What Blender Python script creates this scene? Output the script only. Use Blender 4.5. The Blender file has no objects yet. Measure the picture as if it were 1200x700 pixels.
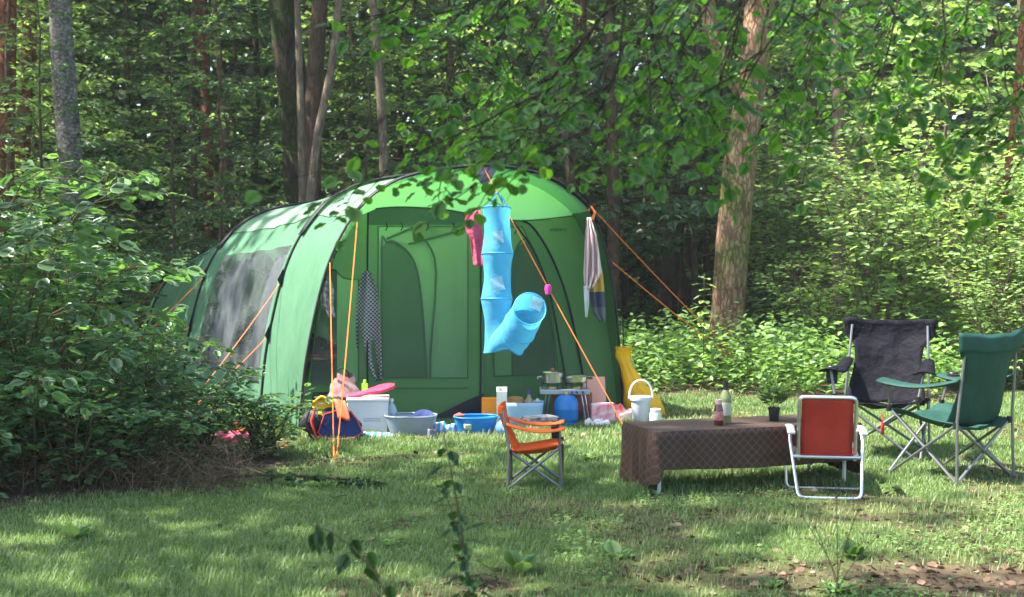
import bpy, math, random
import numpy as np
from mathutils import Vector, Matrix
from mathutils.geometry import tessellate_polygon
C = bpy.context.scene.collection
PI = math.pi
R = math.radians
sc = bpy.context.scene
# ---------------------------------------------------------------- camera
CAMZ = 1.5; PITCH = R(2.255); FPX = 1600.0
cam = bpy.data.cameras.new('camera'); co = bpy.data.objects.new('camera', cam); C.objects.link(co)
co.location = (0, 0, CAMZ); co.rotation_euler = (PI/2 - PITCH, 0, 0)
cam.lens = 48.0; cam.sensor_width = 36.0; cam.clip_start = .05; cam.clip_end = 900
cam.dof.use_dof = True; cam.dof.focus_distance = 9.6; cam.dof.aperture_fstop = 4.0
sc.camera = co
def ray(px, py):
    cx = (px-600)/FPX; cy = (350-py)/FPX
    return Vector((cx, math.cos(PITCH)+cy*math.sin(PITCH), -math.sin(PITCH)+cy*math.cos(PITCH)))
def P(px, py, Y):
    r = ray(px, py); k = Y/r.y
    return Vector((r.x*k, Y, CAMZ+r.z*k))
def G(px, py, z=0.0):
    r = ray(px, py); k = (z-CAMZ)/r.z
    return Vector((r.x*k, r.y*k, z))
def onplane(px, py, p0, n):
    r = ray(px, py); k = (Vector(p0)-Vector((0,0,CAMZ))).dot(n)/r.dot(n)
    return Vector((0,0,CAMZ))+r*k
# ---------------------------------------------------------------- materials
MATS = {}
def nt(name):
    m = bpy.data.materials.new(name); m.use_nodes = True; t = m.node_tree; t.nodes.clear()
    return m, t, t.nodes, t.links
def rgb(c): return (c[0], c[1], c[2], 1.0)
def mat(name, col, rough=.6, metal=0.0, spec=.4, trans=0.0, var=.12, nscale=6.0, bump=.0, bscale=30.0, alpha=1.0, coat=0.0, col2=None, tcol=None, stretch=None, bdist=.02):
    """Principled surface with a noise-varied colour, bump, optional light passing through it."""
    if name in MATS: return MATS[name]
    m, t, N, L = nt(name)
    out = N.new('ShaderNodeOutputMaterial'); b = N.new('ShaderNodeBsdfPrincipled')
    tc = N.new('ShaderNodeTexCoord'); no = N.new('ShaderNodeTexNoise'); no.inputs['Scale'].default_value = nscale
    no.inputs['Detail'].default_value = 5
    src = tc.outputs['Object']
    if stretch:
        mp = N.new('ShaderNodeMapping'); mp.inputs['Scale'].default_value = stretch; L.new(src, mp.inputs[0]); src = mp.outputs[0]
    L.new(src, no.inputs['Vector'])
    cr = N.new('ShaderNodeMix'); cr.data_type = 'RGBA'
    c2 = col2 or tuple(min(1, c*(1+var)) for c in col)
    c1 = col if col2 else tuple(c*(1-var) for c in col)
    mr = N.new('ShaderNodeMapRange'); mr.inputs[1].default_value = .3; mr.inputs[2].default_value = .7
    L.new(no.outputs['Fac'], mr.inputs[0]); L.new(mr.outputs[0], cr.inputs[0])
    cr.inputs[6].default_value = rgb(c1); cr.inputs[7].default_value = rgb(c2)
    L.new(cr.outputs[2], b.inputs['Base Color'])
    b.inputs['Roughness'].default_value = rough; b.inputs['Metallic'].default_value = metal
    b.inputs['Specular IOR Level'].default_value = spec
    b.inputs['Coat Weight'].default_value = coat
    if bump:
        nb = N.new('ShaderNodeTexNoise'); nb.inputs['Scale'].default_value = bscale; nb.inputs['Detail'].default_value = 4
        L.new(src, nb.inputs['Vector'])
        bp = N.new('ShaderNodeBump'); bp.inputs['Strength'].default_value = bump; bp.inputs['Distance'].default_value = bdist
        L.new(nb.outputs['Fac'], bp.inputs['Height']); L.new(bp.outputs[0], b.inputs['Normal'])
    s = b.outputs[0]
    if trans:
        tr = N.new('ShaderNodeBsdfTranslucent'); mx = N.new('ShaderNodeMixShader'); mx.inputs[0].default_value = trans
        if tcol: tr.inputs[0].default_value = rgb(tcol)
        else: L.new(cr.outputs[2], tr.inputs[0])
        L.new(s, mx.inputs[1]); L.new(tr.outputs[0], mx.inputs[2]); s = mx.outputs[0]
    if alpha < 1:
        tp = N.new('ShaderNodeBsdfTransparent'); mx = N.new('ShaderNodeMixShader'); mx.inputs[0].default_value = alpha
        L.new(tp.outputs[0], mx.inputs[1]); L.new(s, mx.inputs[2]); s = mx.outputs[0]
    L.new(s, out.inputs[0]); MATS[name] = m
    return m
def leafmat(name, cols, trans=.42, rough=.42, spec=.5, tboost=1.5, tint=(1.0, 1.12, .45), ovar=.25):
    m, t, N, L = nt(name)
    out = N.new('ShaderNodeOutputMaterial'); b = N.new('ShaderNodeBsdfPrincipled')
    at = N.new('ShaderNodeAttribute'); at.attribute_name = 'rnd'
    oi = N.new('ShaderNodeObjectInfo')
    cr = N.new('ShaderNodeValToRGB'); cr.color_ramp.interpolation = 'LINEAR'
    el = cr.color_ramp.elements
    el[0].position = 0; el[0].color = rgb(cols[0]); el[1].position = 1; el[1].color = rgb(cols[-1])
    for i, c in enumerate(cols[1:-1]):
        e = el.new((i+1)/(len(cols)-1)); e.color = rgb(c)
    L.new(at.outputs['Fac'], cr.inputs[0])
    mr = N.new('ShaderNodeMapRange'); mr.inputs[3].default_value = 1-ovar; mr.inputs[4].default_value = 1+ovar
    L.new(oi.outputs['Random'], mr.inputs[0])
    mu = N.new('ShaderNodeVectorMath'); mu.operation = 'SCALE'; L.new(cr.outputs[0], mu.inputs[0]); L.new(mr.outputs[0], mu.inputs['Scale'])
    L.new(mu.outputs[0], b.inputs['Base Color'])
    b.inputs['Roughness'].default_value = rough; b.inputs['Specular IOR Level'].default_value = spec
    tr = N.new('ShaderNodeBsdfTranslucent')
    tm = N.new('ShaderNodeVectorMath'); tm.operation = 'MULTIPLY'; L.new(mu.outputs[0], tm.inputs[0]); tm.inputs[1].default_value = tuple(c*tboost for c in tint)
    L.new(tm.outputs[0], tr.inputs[0])
    mx = N.new('ShaderNodeMixShader'); mx.inputs[0].default_value = trans
    L.new(b.outputs[0], mx.inputs[1]); L.new(tr.outputs[0], mx.inputs[2]); L.new(mx.outputs[0], out.inputs[0])
    MATS[name] = m
    return m
def barkmat(name, c1, c2, scale=8, vstretch=.25, bump=.8, moss=None, mossz=None):
    m, t, N, L = nt(name)
    out = N.new('ShaderNodeOutputMaterial'); b = N.new('ShaderNodeBsdfPrincipled')
    tc = N.new('ShaderNodeTexCoord'); mp = N.new('ShaderNodeMapping'); mp.inputs['Scale'].default_value = (1, 1, vstretch)
    L.new(tc.outputs['Object'], mp.inputs[0])
    no = N.new('ShaderNodeTexNoise'); no.inputs['Scale'].default_value = scale*2.2; no.inputs['Detail'].default_value = 8; no.inputs['Roughness'].default_value = .68
    vo = N.new('ShaderNodeTexVoronoi'); vo.inputs['Scale'].default_value = scale*4.5; vo.feature = 'DISTANCE_TO_EDGE'
    wn = N.new('ShaderNodeVectorMath'); wn.operation = 'ADD'
    L.new(mp.outputs[0], no.inputs['Vector']); 
    ns = N.new('ShaderNodeVectorMath'); ns.operation = 'SCALE'; ns.inputs['Scale'].default_value = .12
    L.new(no.outputs['Color'], ns.inputs[0]); L.new(mp.outputs[0], wn.inputs[0]); L.new(ns.outputs[0], wn.inputs[1])
    L.new(wn.outputs[0], vo.inputs['Vector'])
    mi = N.new('ShaderNodeMix'); mi.data_type = 'RGBA'; mi.inputs[6].default_value = rgb(c1); mi.inputs[7].default_value = rgb(c2)
    mr = N.new('ShaderNodeMapRange'); mr.inputs[1].default_value = .35; mr.inputs[2].default_value = .65
    L.new(no.outputs['Fac'], mr.inputs[0]); L.new(mr.outputs[0], mi.inputs[0])
    col = mi.outputs[2]
    if moss:
        n2 = N.new('ShaderNodeTexNoise'); n2.inputs['Scale'].default_value = 1.7; n2.inputs['Detail'].default_value = 6; L.new(tc.outputs['Object'], n2.inputs['Vector'])
        r2 = N.new('ShaderNodeMapRange'); r2.inputs[1].default_value = .48; r2.inputs[2].default_value = .62; L.new(n2.outputs['Fac'], r2.inputs[0])
        m2 = N.new('ShaderNodeMix'); m2.data_type = 'RGBA'; L.new(r2.outputs[0], m2.inputs[0]); L.new(col, m2.inputs[6]); m2.inputs[7].default_value = rgb(moss)
        col = m2.outputs[2]
    L.new(col, b.inputs['Base Color']); b.inputs['Roughness'].default_value = .9; b.inputs['Specular IOR Level'].default_value = .2
    ad = N.new('ShaderNodeMath'); ad.operation = 'ADD'; L.new(no.outputs['Fac'], ad.inputs[0])
    v2 = N.new('ShaderNodeMapRange'); v2.inputs[2].default_value = .12; v2.inputs[4].default_value = .7; L.new(vo.outputs['Distance'], v2.inputs[0]); L.new(v2.outputs[0], ad.inputs[1])
    bp = N.new('ShaderNodeBump'); bp.inputs['Strength'].default_value = bump; bp.inputs['Distance'].default_value = .035
    L.new(ad.outputs[0], bp.inputs['Height']); L.new(bp.outputs[0], b.inputs['Normal'])
    L.new(b.outputs[0], out.inputs[0]); MATS[name] = m
    return m
# ---------------------------------------------------------------- objects
def setp(o, label=None, cat=None, group=None, kind=None):
    if label: o['label'] = label
    if cat: o['category'] = cat
    if group: o['group'] = group
    if kind: o['kind'] = kind
    return o
def thing(name, label, cat, loc=(0,0,0), rotz=0.0, group=None):
    o = bpy.data.objects.new(name, None); C.objects.link(o); o.empty_display_size = .1
    o.location = loc; o.rotation_euler = (0,0,rotz)
    return setp(o, label, cat, group)
def link(name, me, m, parent=None):
    if m is not None:
        me.materials.clear(); me.materials.append(m)
    o = bpy.data.objects.new(name, me); C.objects.link(o)
    if parent: o.parent = parent
    return o
def np_mesh(name, V, faces, rnd=None, smooth=False):
    """V (n,3); faces: list of integer arrays (m,k)."""
    me = bpy.data.meshes.new(name)
    V = np.ascontiguousarray(V, dtype=np.float32)
    me.vertices.add(len(V)); me.vertices.foreach_set('co', V.ravel())
    loops = np.concatenate([f.ravel() for f in faces]).astype(np.int32)
    tot = np.concatenate([np.full(len(f), f.shape[1]) for f in faces])
    st = np.concatenate([[0], np.cumsum(tot)[:-1]]).astype(np.int32)
    me.loops.add(len(loops)); me.loops.foreach_set('vertex_index', loops)
    me.polygons.add(len(tot)); me.polygons.foreach_set('loop_start', st)
    if smooth: me.polygons.foreach_set('use_smooth', np.ones(len(tot), dtype=bool))
    me.update(calc_edges=True)
    if rnd is not None:
        a = me.attributes.new('rnd', 'FLOAT', 'POINT'); a.data.foreach_set('value', np.ascontiguousarray(rnd, dtype=np.float32))
    return me
class MB:
    def __init__(s): s.v = []; s.f = []
    def add(s, vs, fs):
        k = len(s.v); s.v += [Vector(v) for v in vs]; s.f += [tuple(i+k for i in f) for f in fs]; return s
    def box(s, c, d, rot=None, taper=1.0):
        x, y, z = d[0]/2, d[1]/2, d[2]/2
        vs = [Vector((i*x*(taper if k > 0 else 1), j*y*(taper if k > 0 else 1), k*z)) for k in (-1,1) for i, j in ((-1,-1),(1,-1),(1,1),(-1,1))]
        if rot is not None: vs = [rot @ v for v in vs]
        c = Vector(c)
        return s.add([v+c for v in vs], [(3,2,1,0),(4,5,6,7),(0,1,5,4),(1,2,6,5),(2,3,7,6),(3,0,4,7)])
    def tube(s, pts, r, n=8, closed=False, caps=True):
        pts = [Vector(p) for p in pts]; rs = r if isinstance(r, (list, tuple)) else [r]*len(pts)
        m = len(pts); rings = []; up = None
        for i, p in enumerate(pts):
            a = pts[(i-1) % m] if (closed or i > 0) else p; b = pts[(i+1) % m] if (closed or i < m-1) else p
            t = (b-a).normalized() if (b-a).length > 1e-9 else Vector((0,0,1))
            if up is None:
                up = Vector((0,0,1)) if abs(t.z) < .9 else Vector((1,0,0))
            x = t.cross(up)
            if x.length < 1e-4: x = t.cross(Vector((.3,1,.2)))
            x.normalize(); y = t.cross(x).normalized(); up = -y if False else up - t*up.dot(t)
            if up.length < 1e-3: up = Vector((0,1,.1))
            up.normalize()
            rings.append([p+(x*math.cos(2*PI*k/n)+y*math.sin(2*PI*k/n))*rs[i] for k in range(n)])
        vs = [v for rg in rings for v in rg]; fs = []
        for i in range(m if closed else m-1):
            j = (i+1) % m
            for k in range(n):
                fs.append((i*n+k, i*n+(k+1) % n, j*n+(k+1) % n, j*n+k))
        if caps and not closed:
            fs.append(tuple(range(n-1, -1, -1))); fs.append(tuple((m-1)*n+k for k in range(n)))
        return s.add(vs, fs)
    def lathe(s, prof, c=(0,0,0), n=24, sx=1, sy=1, rot=None):
        c = Vector(c); vs = []; fs = []
        for r, z in prof:
            for k in range(n):
                v = Vector((r*sx*math.cos(2*PI*k/n), r*sy*math.sin(2*PI*k/n), z))
                vs.append((rot @ v if rot else v)+c)
        for i in range(len(prof)-1):
            for k in range(n):
                fs.append((i*n+k, i*n+(k+1) % n, (i+1)*n+(k+1) % n, (i+1)*n+k))
        if prof[0][0] > 1e-5: fs.append(tuple(range(n-1, -1, -1)))
        if prof[-1][0] > 1e-5: fs.append(tuple((len(prof)-1)*n+k for k in range(n)))
        return s.add(vs, fs)
    def grid(s, fn, nu, nv, closeu=False):
        vs = [fn(i/nu, j/nv) for i in range(nu+(0 if closeu else 1)) for j in range(nv+1)]
        fs = []; m = nu if closeu else nu+1
        for i in range(nu):
            for j in range(nv):
                a = i*(nv+1)+j; b = ((i+1) % m)*(nv+1)+j
                fs.append((a, b, b+1, a+1))
        return s.add(vs, fs)
    def poly(s, pts, holes=()):
        loops = [[Vector(p) for p in pts]]+[[Vector(p) for p in h] for h in holes]
        tris = tessellate_polygon(loops); flat = [p for l in loops for p in l]
        return s.add(flat, [tuple(t) for t in tris])
    def prism(s, pts, off):
        """closed outline (planar) with thickness vector off"""
        n = len(pts); off = Vector(off); a = [Vector(p) for p in pts]
        return s.add(a+[p+off for p in a], [tuple(range(n)), tuple(range(2*n-1, n-1, -1))]+[(i, (i+1) % n, n+(i+1) % n, n+i) for i in range(n)])
    def build(s, name, m, parent=None, smooth=True, bevel=0, thick=0, inv=None, subd=0, weld=False, auto=40):
        me = bpy.data.meshes.new(name)
        vs = s.v if inv is None else [inv @ v for v in s.v]
        me.from_pydata(vs, [], s.f); me.update()
        if smooth and len(me.polygons): me.polygons.foreach_set('use_smooth', [True]*len(me.polygons))
        o = link(name, me, m, parent)
        if weld:
            w = o.modifiers.new('w', 'WELD'); w.merge_threshold = 1e-4
        if thick:
            t = o.modifiers.new('t', 'SOLIDIFY'); t.thickness = thick; t.offset = 0
        if bevel:
            b = o.modifiers.new('b', 'BEVEL'); b.width = bevel; b.segments = 2; b.limit_method = 'ANGLE'; b.angle_limit = R(40)
        if subd:
            u = o.modifiers.new('u', 'SUBSURF'); u.levels = subd; u.render_levels = subd
        if smooth and auto and not subd:
            try: me.set_sharp_from_angle(angle=R(auto))
            except Exception: pass
        return o
def one(name, label, cat, mb, m, loc=(0,0,0), rotz=0, group=None, **k):
    o = mb.build(name, m, None, **k); o.location = loc; o.rotation_euler = (0,0,rotz)
    return setp(o, label, cat, group)
def copy_tree(o, parent=None):
    c = o.copy(); C.objects.link(c)
    if parent is not None: c.parent = parent
    for ch in o.children: copy_tree(ch, c)
    return c
def vnoise(x, y, s, seed=0):
    """value noise, numpy arrays"""
    rs = np.random.RandomState(seed); T = rs.rand(256, 256)
    x = x/s+100.3; y = y/s+57.7
    xi = np.floor(x).astype(int); yi = np.floor(y).astype(int); fx = x-xi; fy = y-yi
    fx = fx*fx*(3-2*fx); fy = fy*fy*(3-2*fy)
    a = T[xi % 256, yi % 256]; b = T[(xi+1) % 256, yi % 256]; c = T[xi % 256, (yi+1) % 256]; d = T[(xi+1) % 256, (yi+1) % 256]
    return (a*(1-fx)+b*fx)*(1-fy)+(c*(1-fx)+d*fx)*fy
def jit(rs, a): return rs.uniform(-a, a)
# ================================================================ vegetation tools
T6V = np.array([(0,0,0),(.30,.30,.05),(.24,.70,.03),(0,1,-.10),(-.24,.70,.03),(-.30,.30,.05)])
T6 = (T6V, [np.array([(0,1,2,3),(0,3,4,5)])])
T6R = (T6V*np.array([1.45,1,1]), T6[1])
def fine_leaf(w=.42, serr=.035, rounded=True):
    ys = [0,.12,.3,.5,.7,.86,1.0]; ws = [0,.26,.42,.46,.38,.2,0] if rounded else [0,.2,.3,.3,.2,.09,0]
    V = []; 
    for i, y in enumerate(ys): V.append((0, y, -.06*y*y))
    for sgn in (1,-1):
        for i in range(1, 6): V.append((sgn*ws[i]*w/.42, ys[i]+(.02 if i % 2 else -.03), .07*ws[i]-.10*ys[i]**2+serr*(-1)**i))
    F3 = []; F4 = []
    for s, off in ((1,7),(-1,12)):
        F3.append((0, off, 1)); 
        for i in range(4): F4.append((1+i, off+i, off+i+1, 2+i))
        F3.append((5, off+4, 6))
    return (np.array(V), [np.array(F4), np.array(F3)])
TF = fine_leaf(.36); TFN = fine_leaf(.42, .02, False)
def maple_leaf():
    pts = [(0,0),(.10,.22),(.42,.10),(.34,.34),(.60,.52),(.30,.60),(.22,.78),(0,1.05)]
    V = [(0,0,0),(0,.35,-.02),(0,.7,-.05),(0,1.05,-.12)]+[(x,y,.10*x-.1*y*y) for x,y in pts[1:7]]+[(-x,y,.10*x-.1*y*y) for x,y in pts[1:7]]
    F = []
    for o in (4,10):
        F += [(0,o,1),(o,o+1,o+2),(o,o+2,1),(o+2,o+3,o+4),(o+2,o+4,1),(1,o+4,2),(o+4,o+5,2),(2,o+5,3)]
    return (np.array(V), [np.array(F)])
TM = maple_leaf()
def norm(a): return a/np.maximum(np.linalg.norm(a, axis=1, keepdims=True), 1e-9)
def leaves_mesh(name, tpl, pos, d, nr, scale, rnd, smooth=False):
    pos = np.asarray(pos, float); d = norm(np.asarray(d, float)); nr = np.asarray(nr, float)
    nr = norm(nr-d*np.sum(nr*d, axis=1, keepdims=True)); sd = np.cross(d, nr)
    tv = tpl[0]; n = len(pos); k = len(tv); sc_ = np.asarray(scale)[:,None,None]
    V = pos[:,None,:]+sc_*(tv[None,:,0:1]*sd[:,None,:]+tv[None,:,1:2]*d[:,None,:]+tv[None,:,2:3]*nr[:,None,:])
    off = (np.arange(n)*k)[:,None,None]
    F = [(f[None,:,:]+off).reshape(-1, f.shape[1]) for f in tpl[1]]
    return np_mesh(name, V.reshape(-1,3), F, np.repeat(rnd, k), smooth)
class Plant:
    """collects woody tubes and leaf placements for one plant"""
    def __init__(s, seed): s.rs = np.random.RandomState(seed); s.mb = MB(); s.lp = []; s.ld = []; s.ln = []; s.ls = []
    def leaf(s, p, d, size, tilt=.35, flat=1.0):
        rs = s.rs
        s.lp.append(tuple(p)); s.ld.append((d[0]+jit(rs,.3), d[1]+jit(rs,.3), d[2]+jit(rs,.25)-.12))
        s.ln.append((rs.normal(0,tilt), rs.normal(0,tilt), flat)); s.ls.append(size*rs.uniform(.6,1.15))
    def twig(s, p0, d0, length, r, nl, size, tilt=.35, droop=.25, wander=.25, steps=5, n=4, tube=True, pairs=False, start=.12, twigleaf=1.0):
        rs = s.rs; p = Vector(p0); d = Vector(d0).normalized(); pts = [p.copy()]; st = length/steps
        for i in range(steps):
            d = (d+Vector((jit(rs,wander), jit(rs,wander), jit(rs,wander*.6)-droop/steps))).normalized()
            p = p+d*st; pts.append(p.copy())
        if tube: s.mb.tube(pts, [r*(1-.75*i/steps) for i in range(steps+1)], n=n, caps=False)
        for k in range(nl):
            t = start+(1-start)*(k+1)/nl; f = min(t*steps, steps-1e-3); i = int(f); q = pts[i].lerp(pts[i+1], f-i)
            dd = (pts[i+1]-pts[i]).normalized()
            side = Vector((dd.y, -dd.x, 0)); side = side.normalized() if side.length > .05 else Vector((math.cos(k*2.4), math.sin(k*2.4), 0))
            for sg in ((1,-1) if pairs else ((1 if k % 2 else -1),)):
                ld = (side*sg*.9+dd*.55)
                if k == nl-1: ld = dd+side*sg*.25
                s.leaf(q+ld*size*.25, ld, size, tilt)
        return pts
    def wood(s, name, smooth=True):
        me = bpy.data.meshes.new(name); me.from_pydata([tuple(v) for v in s.mb.v], [], s.mb.f); me.update()
        me.polygons.foreach_set('use_smooth', [True]*len(me.polygons)); return me
    def crown(s, name, tpl, smooth=False):
        return leaves_mesh(name, tpl, s.lp, s.ld, s.ln, s.ls, s.rs.rand(len(s.lp)).astype(np.float32), smooth)
def tree_proto(seed, H, r0, lo, spread, nlimb, leaf, per, tpl, top=1.0, lean=(0,0), sub=.30, tilt=.35, rise=.35, droop=.5, clump=1.0, wob=.12, trunk_n=9):
    """tapered trunk with limbs; leaves in flat sprays along side twigs"""
    p = Plant(seed); rs = p.rs; K = 9; tp = []
    for i in range(K+1):
        t = i/K; tp.append(Vector((lean[0]*t+rs.normal(0,wob)*t*.6, lean[1]*t+rs.normal(0,wob)*t*.6, H*t)))
    tr = [r0*(1.25 if i == 0 else 1)*(1-.85*(i/K)**1.1) for i in range(K+1)]
    p.mb.tube(tp, tr, n=trunk_n)
    for j in range(nlimb):
        t = lo/H+(1-lo/H)*((j+.5)/nlimb)**.9; t = min(t, .985)
        f = t*K; i = min(int(f), K-1); base = tp[i].lerp(tp[i+1], f-i)
        az = j*2.399+jit(rs,.5); u = (t-lo/H)/(1-lo/H)
        Ln = spread*(1-.75*u**1.6)*rs.uniform(.65,1.1)*top
        d = Vector((math.cos(az), math.sin(az), rise+.5*u)); rad = max(.008, r0*(.32-.2*u))
        steps = 6; pt = base.copy(); pts = [pt.copy()]; dd = d.normalized()
        for k in range(steps):
            dd = (dd+Vector((jit(rs,.16), jit(rs,.16), -droop/steps+jit(rs,.08)))).normalized(); pt = pt+dd*Ln/steps; pts.append(pt.copy())
        p.mb.tube(pts, [rad*(1-.85*q/steps) for q in range(steps+1)], n=5, caps=False)
        q = .22; sgn = 1
        while q < 1.0:
            f2 = q*steps; i2 = min(int(f2), steps-1); b2 = pts[i2].lerp(pts[i2+1], f2-i2); ax = (pts[i2+1]-pts[i2]).normalized()
            side = Vector((ax.y, -ax.x, 0)).normalized()*sgn
            tl = Ln*(.42*(1-q*.55))*rs.uniform(.6,1.2)
            if rs.rand() < clump:
                tq = p.twig(b2, side+ax*.7+Vector((0,0,jit(rs,.3))), tl, .006+rad*.15, max(3, int(tl/leaf*per)), leaf, tilt, steps=4, n=3, tube=tl > .35, pairs=True)
                if tl > .45:
                    for h in (1, 2, 3):
                        for sg2 in (1, -1):
                            a3 = (tq[h+1]-tq[h]).normalized(); s3 = Vector((a3.y, -a3.x, jit(rs,.25)))*sg2
                            t3 = tl*.42*rs.uniform(.6,1.2)
                            p.twig(tq[h], s3+a3*.6, t3, .004, max(2, int(t3/leaf*per)), leaf, tilt, steps=2, n=3, tube=False)
            sgn = -sgn; q += sub/Ln*rs.uniform(.7,1.3)
        p.twig(pts[-1], dd, Ln*.2, .005, 5, leaf, tilt, steps=2, n=3, tube=False)
    return p
def shrub_proto(seed, H, nst, spread, leaf, per, tpl, arch=.5, sub=.16, tilt=.35, r=.012, pairs=False, low=.15, sublen=.35):
    p = Plant(seed); rs = p.rs
    for j in range(nst):
        az = j*2.399+jit(rs,.6); h = H*rs.uniform(.6,1.08); out = spread*rs.uniform(.25,1.0)
        steps = 8; pts = []; b = Vector((jit(rs,.18*spread), jit(rs,.18*spread), -.02))
        for i in range(steps+1):
            t = i/steps
            pts.append(b+Vector((math.cos(az)*out*t**1.5+jit(rs,.03), math.sin(az)*out*t**1.5+jit(rs,.03), h*(t-arch*.5*t**3)/(1-arch*.5)*1.0)))
        p.mb.tube(pts, [r*(1-.75*i/steps) for i in range(steps+1)], n=5, caps=False)
        q = low; sgn = 1; Ln = h
        while q < 1:
            f = q*steps; i = min(int(f), steps-1); b2 = pts[i].lerp(pts[i+1], f-i); ax = (pts[i+1]-pts[i]).normalized()
            a2 = rs.uniform(0, 2*PI); side = Vector((math.cos(a2), math.sin(a2), .15))
            tl = sublen*rs.uniform(.5,1.2)*(1-.4*q)
            p.twig(b2, side+ax*.4, tl, .004, max(2, int(tl/leaf*per)), leaf, tilt, steps=3, n=3, pairs=pairs)
            q += sub/Ln*rs.uniform(.6,1.4)
        p.twig(pts[-1], pts[-1]-pts[-2], .2, .003, 4, leaf, tilt, steps=2, n=3)
    return p
def plant_obj(name, label, cat, wood, crown, wm, cm, loc, rotz=0, s=1.0, group=None, wname='trunk', cname='crown', tiltx=0, tilty=0):
    o = thing(name, label, cat, loc, rotz, group); o.scale = (s, s, s); o.rotation_euler = (tiltx, tilty, rotz)
    link(wname, wood, wm, o)
    if crown is not None: link(cname, crown, cm, o)
    return o
# ---------------------------------------------------------------- plant materials
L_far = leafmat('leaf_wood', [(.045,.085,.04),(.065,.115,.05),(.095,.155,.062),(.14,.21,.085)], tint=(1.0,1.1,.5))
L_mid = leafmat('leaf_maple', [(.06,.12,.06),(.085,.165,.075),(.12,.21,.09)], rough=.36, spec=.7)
L_lit = leafmat('leaf_sunlit', [(.19,.31,.11),(.28,.42,.16),(.37,.50,.21)], trans=.45, tint=(1.0,1.05,.5))  # sunlight put into the leaf colour; shaded shrubs take the darker green
L_bush = leafmat('leaf_bramble', [(.075,.15,.075),(.105,.205,.09),(.15,.28,.10)], rough=.36, spec=.75)
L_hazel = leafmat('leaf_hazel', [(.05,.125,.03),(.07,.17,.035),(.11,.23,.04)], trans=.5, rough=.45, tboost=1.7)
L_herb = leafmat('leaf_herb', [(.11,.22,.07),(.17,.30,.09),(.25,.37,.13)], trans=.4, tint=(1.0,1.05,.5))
L_dark = leafmat('leaf_dark', [(.02,.06,.02),(.03,.08,.025),(.05,.11,.04)], rough=.4)
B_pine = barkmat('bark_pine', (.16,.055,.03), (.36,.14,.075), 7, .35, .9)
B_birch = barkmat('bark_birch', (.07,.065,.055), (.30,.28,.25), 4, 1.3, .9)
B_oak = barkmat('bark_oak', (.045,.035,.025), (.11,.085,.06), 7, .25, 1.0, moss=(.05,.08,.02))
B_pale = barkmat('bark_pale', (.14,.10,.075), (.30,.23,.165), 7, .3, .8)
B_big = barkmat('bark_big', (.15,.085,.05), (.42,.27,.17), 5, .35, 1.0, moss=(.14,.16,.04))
B_brown = barkmat('bark_brown', (.07,.045,.03), (.17,.11,.075), 8, .3, .8)
B_stem = barkmat('bark_stem', (.07,.06,.03), (.14,.12,.06), 20, .4, .3)
# ================================================================ light, sky, render settings
SUN_EL = R(58); SUN_AZ = R(-95)          # azimuth from +Y towards +X: the sun stands to the left
sd = Vector((math.sin(SUN_AZ)*math.cos(SUN_EL), math.cos(SUN_AZ)*math.cos(SUN_EL), math.sin(SUN_EL)))
w = bpy.data.worlds.new('World'); sc.world = w; w.use_nodes = True
wn = w.node_tree.nodes; wl = w.node_tree.links; wn.clear()
bg = wn.new('ShaderNodeBackground'); wo = wn.new('ShaderNodeOutputWorld'); sky = wn.new('ShaderNodeTexSky')
sky.sky_type = 'NISHITA'; sky.sun_disc = False; sky.sun_elevation = SUN_EL; sky.sun_rotation = SUN_AZ
sky.air_density = 1.0; sky.dust_density = 2.5; sky.ozone_density = 1.0
bg.inputs[1].default_value = .15; wl.new(sky.outputs[0], bg.inputs[0]); wl.new(bg.outputs[0], wo.inputs[0])
sl = bpy.data.lights.new('sun', 'SUN'); so = bpy.data.objects.new('sun', sl); C.objects.link(so)
sl.energy = 4.8; sl.angle = R(.6); sl.color = (1.0, .94, .84)
so.rotation_euler = sd.to_track_quat('Z', 'Y').to_euler(); so.location = (-10, 0, 20)
sc.view_settings.view_transform = 'Standard'; sc.view_settings.look = 'None'; sc.view_settings.gamma = 1
sc.view_settings.exposure = 1.95
cy = sc.cycles; cy.use_denoising = True; cy.max_bounces = 8; cy.diffuse_bounces = 4; cy.glossy_bounces = 3; cy.transmission_bounces = 6
cy.transparent_max_bounces = 12; cy.sample_clamp_indirect = 6; cy.use_adaptive_sampling = True; cy.adaptive_threshold = .015
cy.caustics_reflective = False; cy.caustics_refractive = False
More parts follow.
